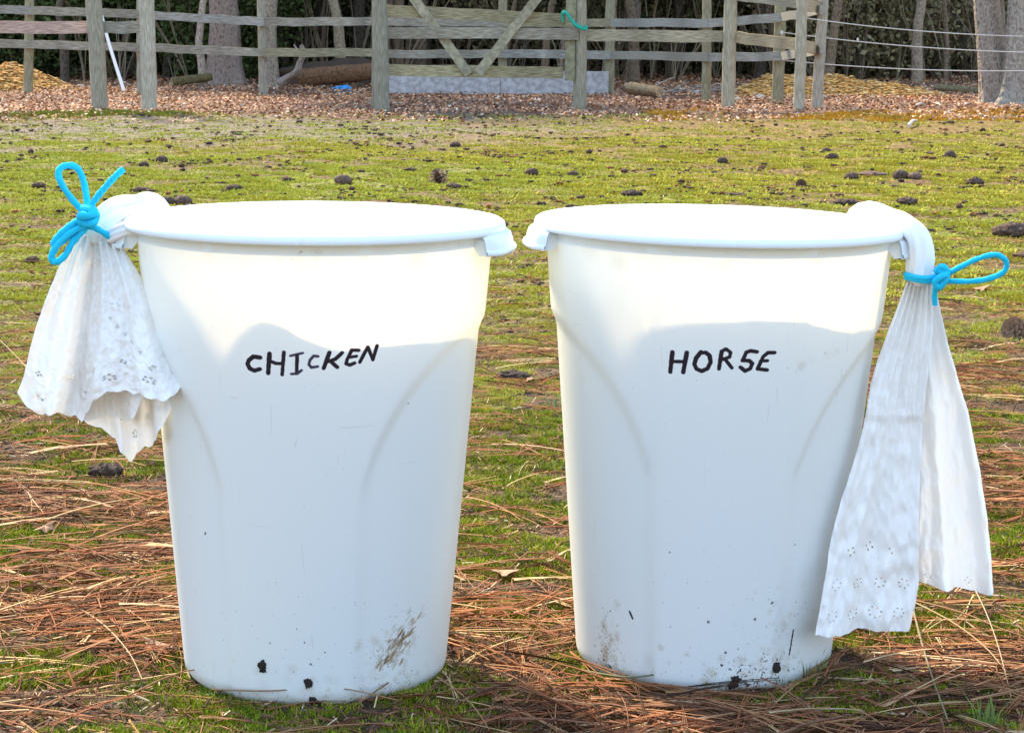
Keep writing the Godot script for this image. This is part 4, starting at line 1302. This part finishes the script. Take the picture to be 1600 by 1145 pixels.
func build_cloths() -> void:
	var white := mat(Color(0.88, 0.87, 0.84), 0.9)
	white.backlight_enabled = true
	white.backlight = Color(0.3, 0.3, 0.3)
	# ---- left: eyelet cloth knotted over the CHICKEN bucket's left handle
	var lc := thing("cloth", "white eyelet cloth with scalloped hem hanging over the left side of the CHICKEN bucket", "cloth", Vector3.ZERO, "white cloths tied to the buckets")
	var fl := []
	for k in 4: fl.append([0.13 + 0.235 * k, 0.90 - 0.02 * (k % 2), 0.030, 6, 0.6])
	for k in 5: fl.append([0.08 + 0.20 * k, 0.80, 0.016, 4, 0.6])
	for k in 5: fl.append([0.6 + 0.055 * k, 0.56 + 0.04 * k, 0.010, 3, 0.7])
	for k in 4: fl.append([0.62 + 0.06 * k, 0.48, 0.010, 2, 0.7])
	var ml := cloth_mat(fl, 0.0058, 41, 0.24)
	var plain_l := cloth_mat([[0.62, 0.93, 0.02, 5, 0.6], [0.5, 0.86, 0.02, 5, 0.6]], 0.006, 44, 0.12)
	var dl := 3.60
	var le := [Vector2(118, 368), Vector2(98, 405), Vector2(72, 475), Vector2(46, 555), Vector2(29, 612)]
	var ri := [Vector2(184, 372), Vector2(210, 420), Vector2(236, 480), Vector2(262, 545), Vector2(281, 600)]
	var hem := [Vector2(29, 612), Vector2(48, 637), Vector2(72, 645), Vector2(92, 640), Vector2(108, 654), Vector2(126, 662), Vector2(136, 642), Vector2(150, 622), Vector2(178, 611), Vector2(205, 613), Vector2(226, 610), Vector2(250, 621), Vector2(268, 618), Vector2(281, 600)]
	hem = scalloped(hem, 12, 5.0)
	var fold_l := func(u: float, v: float) -> Vector2:
		var k := pow(v, 0.7)
		var z := 0.026 * sin(u * 9.0 + 0.6) * k + 0.012 * sin(u * 21.0 + 1.5 + v * 1.2) * k + 0.006 * sin(u * 47.0 + v * 3.0) * (1.0 - v * 0.6)
		z -= 0.03 * exp(-pow((u - 0.40 + 0.10 * v) / 0.05, 2.0)) * k
		return Vector2(3.0 * sin(v * 9.0 + u * 5.0) * v, z)
	put("front_layer", layer(le, ri, hem, func(u: float, v: float) -> float: return dl - 0.02 - 0.12 * u * v, fold_l), ml, lc)
	var le2 := [Vector2(124, 372), Vector2(106, 420), Vector2(90, 490), Vector2(75, 560), Vector2(62, 610)]
	var ri2 := [Vector2(180, 374), Vector2(205, 430), Vector2(230, 500), Vector2(255, 560), Vector2(271, 632)]
	var hem2 := [Vector2(62, 610), Vector2(95, 640), Vector2(130, 660), Vector2(168, 675), Vector2(188, 694), Vector2(205, 720), Vector2(219, 702), Vector2(236, 698), Vector2(248, 676), Vector2(271, 632)]
	hem2 = scalloped(hem2, 10, 4.0)
	put("back_layer", layer(le2, ri2, hem2, func(u: float, v: float) -> float: return dl + 0.035 - 0.12 * u * v, func(u: float, v: float) -> Vector2: return Vector2(0, (0.016 * sin(u * 13.0 + 2.0) + 0.008 * sin(u * 29.0)) * v)), plain_l, lc)
	var hem3 := [Vector2(110, 640), Vector2(138, 658), Vector2(165, 652), Vector2(198, 660), Vector2(212, 648), Vector2(222, 622), Vector2(235, 615)]
	put("middle_layer", layer([Vector2(140, 372), Vector2(125, 480), Vector2(110, 640)], [Vector2(170, 372), Vector2(205, 480), Vector2(235, 615)], hem3, func(u: float, v: float) -> float: return dl + 0.004 - 0.11 * u * v, func(u: float, v: float) -> Vector2: return Vector2(0, 0.012 * sin(u * 11.0 + 1.0) * v)), plain_l, lc)
	put("gathered_neck", neck([Vector3(-0.515, 0.60, -3.65), Vector3(-0.528, 0.665, -3.65), Vector3(-0.548, 0.712, -3.645), W(218, 333, 3.64), W(192, 336, 3.63), W(169, 346, 3.61), W(155, 366, 3.60), W(151, 384, 3.59)], 0.025, 0.030, 5, 5.0), white, lc)
	put("tucked_fold", neck([Vector3(-0.475, 0.61, -3.61), Vector3(-0.515, 0.665, -3.585), W(228, 352, 3.565), W(206, 356, 3.56), W(184, 364, 3.565), W(168, 372, 3.58)], 0.013, 0.011, 4, 4.0), white, lc)
	# ---- right: plain cloth knotted over the HORSE bucket's right handle
	var rc := thing("cloth", "long white cloth with eyelet rows hanging over the right side of the HORSE bucket", "cloth", Vector3.ZERO, "white cloths tied to the buckets")
	fl = []
	for k in 4: fl.append([0.14 + 0.235 * k, 0.945, 0.052, 7, 0.27])
	for k in 4: fl.append([0.14 + 0.235 * k, 0.86, 0.046, 6, 0.27])
	for k in 3: fl.append([0.25 + 0.235 * k, 0.77, 0.036, 4, 0.27])
	var mr := cloth_mat(fl, 0.0085, 52, 0.10)
	var plain_r := cloth_mat([[0.3, 0.96, 0.03, 5, 0.3], [0.7, 0.96, 0.03, 4, 0.3]], 0.006, 57, 0.10)
	var dr := 3.62
	var le4 := [Vector2(1417, 440), Vector2(1386, 517), Vector2(1364, 591), Vector2(1349, 666), Vector2(1325, 745), Vector2(1303, 825), Vector2(1285, 910), Vector2(1274, 991)]
	var ri4 := [Vector2(1456, 440), Vector2(1456, 517), Vector2(1449, 591), Vector2(1440, 666), Vector2(1436, 745), Vector2(1435, 825), Vector2(1434, 910), Vector2(1419, 983)]
	var hem4 := [Vector2(1274, 991), Vector2(1310, 992), Vector2(1345, 986), Vector2(1385, 987), Vector2(1419, 983)]
	put("front_layer", layer(le4, ri4, hem4, func(u: float, v: float) -> float: return dr - 0.01 - 0.11 * (1.0 - u) * v,
		func(u: float, v: float) -> Vector2: return Vector2(1.5 * sin(v * 16.0), (0.014 * sin(u * 8.0 + 0.5) + 0.006 * sin(u * 19.0 + v * 2.0) * (1.0 - 0.4 * v)) * pow(v, 0.6) + 0.0045 * sin(u * 40.0) * (1.0 - v) - 0.003 * smoothstep(0.40, 0.415, v))), mr, rc)
	var le5 := [Vector2(1420, 445), Vector2(1412, 540), Vector2(1405, 640), Vector2(1400, 740), Vector2(1396, 840), Vector2(1392, 905)]
	var ri5 := [Vector2(1460, 440), Vector2(1482, 540), Vector2(1512, 640), Vector2(1532, 740), Vector2(1546, 840), Vector2(1552, 922)]
	var hem5 := [Vector2(1392, 905), Vector2(1436, 911), Vector2(1470, 919), Vector2(1500, 920), Vector2(1535, 929), Vector2(1552, 922)]
	put("back_layer", layer(le5, ri5, hem5, func(_u: float, v: float) -> float: return dr + 0.035 - 0.02 * v,
		func(u: float, v: float) -> Vector2: return Vector2(0, (0.016 * sin(u * 12.0 + 2.6) + 0.006 * sin(u * 27.0 + 2.0 * v)) * pow(v, 0.7) - 0.003 * smoothstep(0.28, 0.295, v))), plain_r, rc)
	put("gathered_neck", neck([Vector3(0.512, 0.60, -3.69), Vector3(0.524, 0.665, -3.685), Vector3(0.540, 0.706, -3.675), W(1394, 349, 3.655), W(1414, 354, 3.63), W(1433, 372, 3.61), W(1439, 402, 3.60), W(1438, 425, 3.60), W(1437, 446, 3.60)], 0.0195, 0.0190, 4, 6.0), white, rc)
	# ---- blue cords
	var c1 := thing("cord", "bright blue cord tied in a bow round the cloth on the CHICKEN bucket", "cord", Vector3.ZERO, "blue cords tied round the cloths")
	var q := func(x: float, y: float, d: float) -> Vector3: return W(x / 2.245, 230.0 + y / 2.245, d)
	var cr := func(_f): return 0.0049
	var parts := [
		["loop", [q.call(312, 240, 3.55), q.call(262, 195, 3.545), q.call(218, 135, 3.54), q.call(203, 90, 3.545), q.call(222, 66, 3.55), q.call(262, 68, 3.56), q.call(285, 100, 3.565), q.call(298, 150, 3.565), q.call(308, 225, 3.56)]],
		["tail", [q.call(308, 225, 3.55), q.call(335, 180, 3.545), q.call(375, 132, 3.54), q.call(405, 100, 3.54), q.call(432, 76, 3.545)]],
		["loop", [q.call(318, 255, 3.55), q.call(265, 262, 3.54), q.call(215, 300, 3.535), q.call(186, 335, 3.535), q.call(205, 338, 3.54), q.call(250, 305, 3.545), q.call(305, 270, 3.55)]],
		["loop", [q.call(305, 268, 3.545), q.call(245, 300, 3.535), q.call(198, 345, 3.53), q.call(178, 388, 3.53), q.call(195, 402, 3.53), q.call(228, 378, 3.535), q.call(255, 330, 3.54), q.call(300, 282, 3.548)]],
		["wrap", [q.call(290, 272, 3.55), q.call(330, 282, 3.55), q.call(370, 305, 3.56), q.call(412, 333, 3.585), q.call(408, 330, 3.63), q.call(350, 300, 3.655), q.call(280, 270, 3.635), q.call(258, 265, 3.59), q.call(285, 268, 3.555)]]]
	for p in parts:
		var b := Buf.new()
		tube(b, spline(p[1], 130), cr, 14, func(a, f): return 1.0 + 0.07 * sin(a * 2.0 + f * 70.0) + 0.05 * sin(f * 23.0))
		put(p[0], b.mesh(), M.cord, c1)
	var kb := Buf.new()
	tube(kb, spline([q.call(285, 215, 3.545), q.call(318, 222, 3.53), q.call(336, 245, 3.535), q.call(318, 268, 3.53), q.call(285, 262, 3.535), q.call(280, 240, 3.53), q.call(310, 240, 3.525), q.call(330, 222, 3.535), q.call(305, 212, 3.54)], 50), func(f): return 0.0060 + 0.0008 * sin(f * 40.0), 10)
	put("knot", kb.mesh(), M.cord, c1)
	var c2 := thing("cord", "bright blue cord with one long loop tied round the cloth on the HORSE bucket", "cord", Vector3.ZERO, "blue cords tied round the cloths")
	var q2 := func(x: float, y: float, d: float) -> Vector3: return W(1200.0 + x / 1.6125, 300.0 + y / 1.6125, d)
	var parts2 := [
		["loop", [q2.call(440, 212, 3.575), q2.call(480, 192, 3.56), q2.call(525, 170, 3.555), q2.call(572, 158, 3.555), q2.call(600, 172, 3.56), q2.call(598, 198, 3.565), q2.call(565, 216, 3.57), q2.call(515, 225, 3.57), q2.call(445, 224, 3.575)]],
		["wrap", [q2.call(430, 222, 3.575), q2.call(395, 224, 3.572), q2.call(365, 219, 3.58), q2.call(350, 215, 3.60), q2.call(365, 212, 3.625), q2.call(400, 214, 3.628), q2.call(420, 218, 3.605), q2.call(428, 222, 3.58)]],
		["wrap", [q2.call(430, 214, 3.575), q2.call(395, 217, 3.570), q2.call(362, 212, 3.58), q2.call(349, 208, 3.60), q2.call(365, 205, 3.625), q2.call(400, 207, 3.628), q2.call(420, 211, 3.605), q2.call(428, 214, 3.58)]],
		["tail", [q2.call(432, 226, 3.575), q2.call(424, 240, 3.572), q2.call(421, 262, 3.578), q2.call(422, 284, 3.582)]]]
	for p in parts2:
		var b := Buf.new()
		tube(b, spline(p[1], 120), func(_f): return 0.0041, 14, func(a, f): return 1.0 + 0.07 * sin(a * 2.0 + f * 70.0) + 0.05 * sin(f * 19.0))
		put(p[0], b.mesh(), M.cord, c2)
	var k2 := Buf.new()
	tube(k2, spline([q2.call(424, 200, 3.572), q2.call(440, 188, 3.562), q2.call(452, 200, 3.562), q2.call(448, 222, 3.56), q2.call(432, 240, 3.562), q2.call(422, 226, 3.56), q2.call(440, 212, 3.556), q2.call(450, 206, 3.562), q2.call(430, 196, 3.566)], 50), func(_f): return 0.0052, 10)
	put("knot", k2.mesh(), M.cord, c2)

# ---------------------------------------------------------------- clods, cones
func cone(label: String, at: Vector3, r: float, l: float, tilt: Vector3, c: Color) -> void:
	var f := thing("pine_cone", label, "pine cone", at, "pine cones on the paddock")
	f.rotation = tilt
	put("core", blob(Vector3(r * 0.45, l * 0.42, r * 0.45), 5, 0.1, 8), mat(c * 0.6, 0.9), f)
	var sc := Buf.new()
	var n := 48
	for k in n:
		var t := (k + 0.5) / n
		var a := k * 2.39996
		var y := (t - 0.5) * l
		var rr := r * sqrt(maxf(0.05, 1.0 - pow((t - 0.4) * 1.7, 2.0)))
		var o := Vector3(cos(a), 0, sin(a))
		var s := Vector3(-o.z, 0, o.x) * r * 0.30
		var up := Vector3(0, r * 0.30, 0)
		var root := o * rr * 0.45 + Vector3(0, y - r * 0.1, 0)
		var tip := o * rr * 1.15 + Vector3(0, y + r * 0.16, 0)
		sc.face(root - s * 0.6, root + s * 0.6, tip + s, tip - s)
		sc.face(tip - s, tip + s, tip + s * 0.8 - up * 0.45, tip - s * 0.8 - up * 0.45)
	var o2 := put("scales", sc.mesh(), mat(c, 0.8), f)
	o2.set_meta("kind", "stuff")

func build_clods() -> void:
	rng.seed = 4242
	var big := [
		[252, 247, 0.055, 0.9, 0.05, "round dark dung ball behind the CHICKEN bucket, near the blue bow"], [224, 255, 0.045, 0.8, 0.045, "small grey dung ball just left of the round dark one behind the blue bow"],
		[536, 284, 0.068, 0.9, 0.075, "smooth reddish brown dung ball behind the middle of the CHICKEN bucket"], [711, 222, 0.055, 0.8, 0.045, "dark dung ball high on the turf between the buckets and the gate"],
		[831, 267, 0.055, 0.9, 0.045, "dark dung ball on the turf above the gap between the buckets"], [895, 266, 0.045, 0.7, 0.05, "small grey clod just right of the dung ball above the gap"],
		[986, 299, 0.075, 0.5, 0.035, "flat black clod just behind the HORSE bucket's rim"], [1129, 247, 0.05, 1.0, 0.045, "upright dark clod on the turf behind the HORSE bucket"],
		[1292, 232, 0.045, 0.9, 0.045, "dark clod on the turf above the right edge of the HORSE bucket"], [1300, 246, 0.055, 0.7, 0.05, "grey brown clod just below another, above the HORSE bucket's right edge"],
		[1331, 273, 0.06, 0.9, 0.055, "grey dung ball at the left of the group right of centre"], [1408, 273, 0.065, 0.9, 0.055, "grey dung ball touching a reddish one in the group at the right"],
		[1430, 274, 0.055, 0.8, 0.085, "reddish dung ball touching a grey one in the group at the right"], [1364, 267, 0.13, 0.22, 0.07, "long flat clod lying between the grey dung balls at the right"],
		[1485, 243, 0.055, 1.0, 0.05, "dark crumbly clod on golden turf below the pair of big trunks"], [1524, 281, 0.065, 0.7, 0.05, "dark clod on the turf right of the group of dung balls"],
		[1582, 363, 0.11, 0.6, 0.05, "broad dark clod beside the blue loop of the HORSE cloth, near the right edge"], [262, 314, 0.06, 0.8, 0.045, "dark clod half hidden behind the knot of the CHICKEN cloth"],
		[285, 314, 0.065, 0.8, 0.06, "rusty clod half hidden behind the left rim of the CHICKEN bucket"], [220, 292, 0.075, 0.45, 0.045, "flat dark clod between the blue bow and the CHICKEN rim"],
		[366, 290, 0.065, 0.45, 0.04, "flat black clod behind the left part of the CHICKEN rim"], [708, 290, 0.06, 0.5, 0.05, "flat grey clod beside the pine cone behind the CHICKEN bucket"],
		[1418, 312, 0.07, 0.6, 0.05, "reddish pointed clod close behind the neck of the HORSE cloth"], [1322, 312, 0.09, 0.35, 0.035, "flat dark clod behind the right rim of the HORSE bucket"],
		[105, 262, 0.06, 0.6, 0.05, "dark clod just behind the blue loop at the left"], [165, 740, 0.05, 0.6, 0.03, "dark lump of soil among needles below the scalloped hem"],
		[800, 582, 0.06, 0.4, 0.03, "flat dark lump of soil among needles between the buckets"], [60, 288, 0.05, 0.6, 0.04, "dark clod on the turf at the left edge, below the bow"],
		[1150, 303, 0.08, 0.3, 0.04, "thin flat dark clod right behind the middle of the HORSE rim"], [640, 262, 0.05, 0.4, 0.04, "flat dark clod on the turf above the CHICKEN bucket, right of its middle"]]
	var i := 0
	for b in big:
		var p := G(b[0], b[1] + 5)
		var r: float = b[2] * 0.72
		var hh: float = r * b[3] * 0.8
		var o := put("dung_clod", blob(Vector3(r, hh, r * 0.85), 100 + i, 0.13 if b[3] > 0.75 else 0.4, 14), M.clod if i != 2 and i != 12 else M.clod, null, p + Vector3(0, hh * 0.55, 0))
		var mt := (M.clod as StandardMaterial3D).duplicate() as StandardMaterial3D
		var k: float = b[4]
		mt.albedo_color = Color(k * 2.9, k * 1.85, k * 1.4).linear_to_srgb()
		o.material_override = mt
		tag(o, b[5], "clod", "clods of dung and soil on the paddock")
		i += 1
	# many smaller ones that nothing tells apart
	var proto := []
	for k in 4: proto.append(blob(Vector3(1, 0.75, 0.9), 300 + k, 0.5, 7))
	var mats := []
	for k in [0.035, 0.055, 0.08]:
		var mt := (M.clod as StandardMaterial3D).duplicate() as StandardMaterial3D
		mt.albedo_color = Color(k * 2.8, k * 1.6, k * 1.1).linear_to_srgb()
		mats.append(mt)
	for k in 130:
		var d := 7.5 + rng.randf() * 12.5
		var x := rng.randf_range(-1, 1) * (0.215 * d)
		var s := 0.009 + 0.016 * pow(rng.randf(), 2.0)
		var o := put("small_clod", proto[rng.randi() % 4], mats[rng.randi() % 3], null, Vector3(x, gh(x, -d) + s * 0.6, -d))
		o.scale = Vector3(s * rng.randf_range(1.0, 1.8), s * rng.randf_range(0.6, 1.0), s)
		o.rotation.y = rng.randf() * TAU
		tag(o, "small dark clod among many strewn over the open turf behind the buckets", "clod", "small clods strewn over the turf")
	cone("brown pine cone on the turf behind the right part of the CHICKEN rim", G(684, 289) + Vector3(0, 0.035, 0), 0.045, 0.09, Vector3(0.3, 0, 0.2), Color(0.13, 0.075, 0.05))
	cone("brown pine cone lying among needles at the right edge, right of the HORSE cloth", G(1585, 525) + Vector3(0, 0.025, 0), 0.034, 0.075, Vector3(1.2, 0.4, 0.9), Color(0.24, 0.15, 0.095))
	cone("small pine cone on the turf beside the group of dung balls at the right", G(1252, 293) + Vector3(0, 0.02, 0), 0.025, 0.05, Vector3(1.2, 0.2, 0.6), Color(0.12, 0.07, 0.045))

func build_foreground_bits() -> void:
	rng.seed = 99
	# dry oak leaf between the buckets
	var lb := Buf.new()
	var pts := []
	for k in 22:
		var a := TAU * k / 22
		var r := 0.5 + 0.13 * sin(a * 7.0)
		pts.append(Vector3(cos(a) * r, 0.12 * cos(a * 2.0) + 0.05 * sin(a * 5.0), sin(a) * r * 0.55))
	var c := lb.p(Vector3(0, 0.12, 0))
	for p in pts: lb.p(p)
	for k in 22: lb.tri(c, 1 + k, 1 + (k + 1) % 22)
	var leafm := lb.mesh()
	var lm := [mat(Color(0.30, 0.185, 0.105), 0.8), mat(Color(0.33, 0.17, 0.09), 0.7), mat(Color(0.22, 0.12, 0.075), 0.7)]
	var leaves := [[790, 905, 0.05, 0, "pale tan dry leaf among the needles between the buckets"], [170, 870, 0.05, 0, "pale dry leaf on the moss left of the CHICKEN bucket"], [250, 1025, 0.06, 2, "dark curled leaf at the foot of the CHICKEN bucket's left side"], [1535, 455, 0.055, 1, "rusty dry leaf on the turf below the blue loop at the right"], [70, 835, 0.045, 1, "rusty dry leaf on the needles at the left edge"], [830, 600, 0.05, 2, "dark dry leaf beside the soil between the buckets"]]
	for l in leaves:
		var o := put("dry_leaf", leafm, lm[l[3]], null, G(l[0], l[1]) + Vector3(0, 0.014, 0))
		o.scale = Vector3.ONE * l[2]
		o.rotation = Vector3(rng.randf_range(-0.4, 0.4), rng.randf() * TAU, rng.randf_range(-0.3, 0.3))
		tag(o, l[4], "leaf", "dry leaves among the pine needles")
	# long separate straws that stand out
	var straws := [
		[[1422, 945], [1436, 1010], [1455, 1080], [1485, 1150], 0.0030, Color(0.32, 0.26, 0.14), 0.012, "long dull green stem running from the HORSE cloth's corner to the bottom"],
		[[1424, 960], [1500, 985], [1570, 1010], [1640, 1025], 0.0022, Color(0.45, 0.23, 0.10), 0.02, "rust straw running right from the corner of the HORSE cloth"],
		[[1430, 968], [1490, 1000], [1540, 1040], [1572, 1075], 0.0022, Color(0.55, 0.36, 0.18), 0.02, "pale straw slanting down right from the corner of the HORSE cloth"],
		[[117, 965], [160, 1005], [200, 1045], [222, 1078], 0.0022, Color(0.58, 0.42, 0.24), 0.02, "pale straw slanting down left of the CHICKEN bucket"],
		[[0, 1030], [80, 1032], [160, 1030], [250, 1036], 0.0022, Color(0.45, 0.24, 0.11), 0.015, "straight rust straw lying along the bottom left"],
		[[200, 1110], [260, 1085], [320, 1075], [420, 1090], 0.0024, Color(0.42, 0.20, 0.09), 0.02, "curved rust straw lying at the foot of the CHICKEN bucket"],
		[[1520, 930], [1540, 985], [1560, 1040], [1580, 1110], 0.0018, Color(0.60, 0.45, 0.28), 0.02, "pale straw lying below the right corner of the HORSE cloth"],
		[[0, 545], [40, 590], [60, 640], [62, 660], 0.002, Color(0.50, 0.36, 0.22), 0.03, "thin tan straw rising left of the CHICKEN cloth"],
		[[330, 1100], [420, 1108], [520, 1105], [620, 1112], 0.0022, Color(0.50, 0.27, 0.13), 0.02, "rust straw lying flat in front of the CHICKEN bucket"],
		[[560, 1120], [640, 1075], [700, 1045], [770, 1015], 0.0022, Color(0.36, 0.21, 0.11), 0.02, "brown straw slanting up right of the CHICKEN bucket's foot"],
		[[900, 1062], [980, 1085], [1060, 1078], [1140, 1100], 0.0026, Color(0.25, 0.24, 0.12), 0.02, "greenish stem lying across in front of the HORSE bucket"],
		[[820, 1095], [900, 1120], [960, 1125], [1040, 1140], 0.0022, Color(0.46, 0.25, 0.12), 0.02, "rust straw at the bottom below the gap between the buckets"]]
	for s in straws:
		var b := Buf.new()
		var q := []
		for k in 4:
			var p := G(s[k][0], s[k][1])
			q.append(p + Vector3(0, 0.008 + s[6] * (0.3 + 0.7 * sin(PI * (k + 0.5) / 4.0)), 0))
		var w: float = s[4]
		tube(b, spline(q, 20), func(f): return w * 0.62 * (1.0 - 0.4 * f), 6)
		tag(put("straw", b.mesh(), mat((s[5] as Color) * 0.62, 0.85)), s[7], "straw", "long separate straws near the buckets")
	# green sprigs
	for s in [[436, 1095, 0.045, "small green grass sprig at the front foot of the CHICKEN bucket"], [1548, 1138, 0.05, "green grass sprig at the bottom right corner"], [1270, 1065, 0.05, "green grass clump at the right foot of the HORSE bucket"], [868, 640, 0.05, "green grass sprig beside the left wall of the HORSE bucket"]]:
		var o := put("grass_sprig", tuft_mesh(22, s[2], 0.003, 0.02), M.leaf, null, G(s[0], s[1]))
		var gm := mat(Color(0.13, 0.20, 0.02), 0.6)
		gm.backlight_enabled = true
		gm.backlight = Color(0.35, 0.35, 0.35)
		o.material_override = gm
		tag(o, s[3], "grass", "green grass sprigs near the buckets")
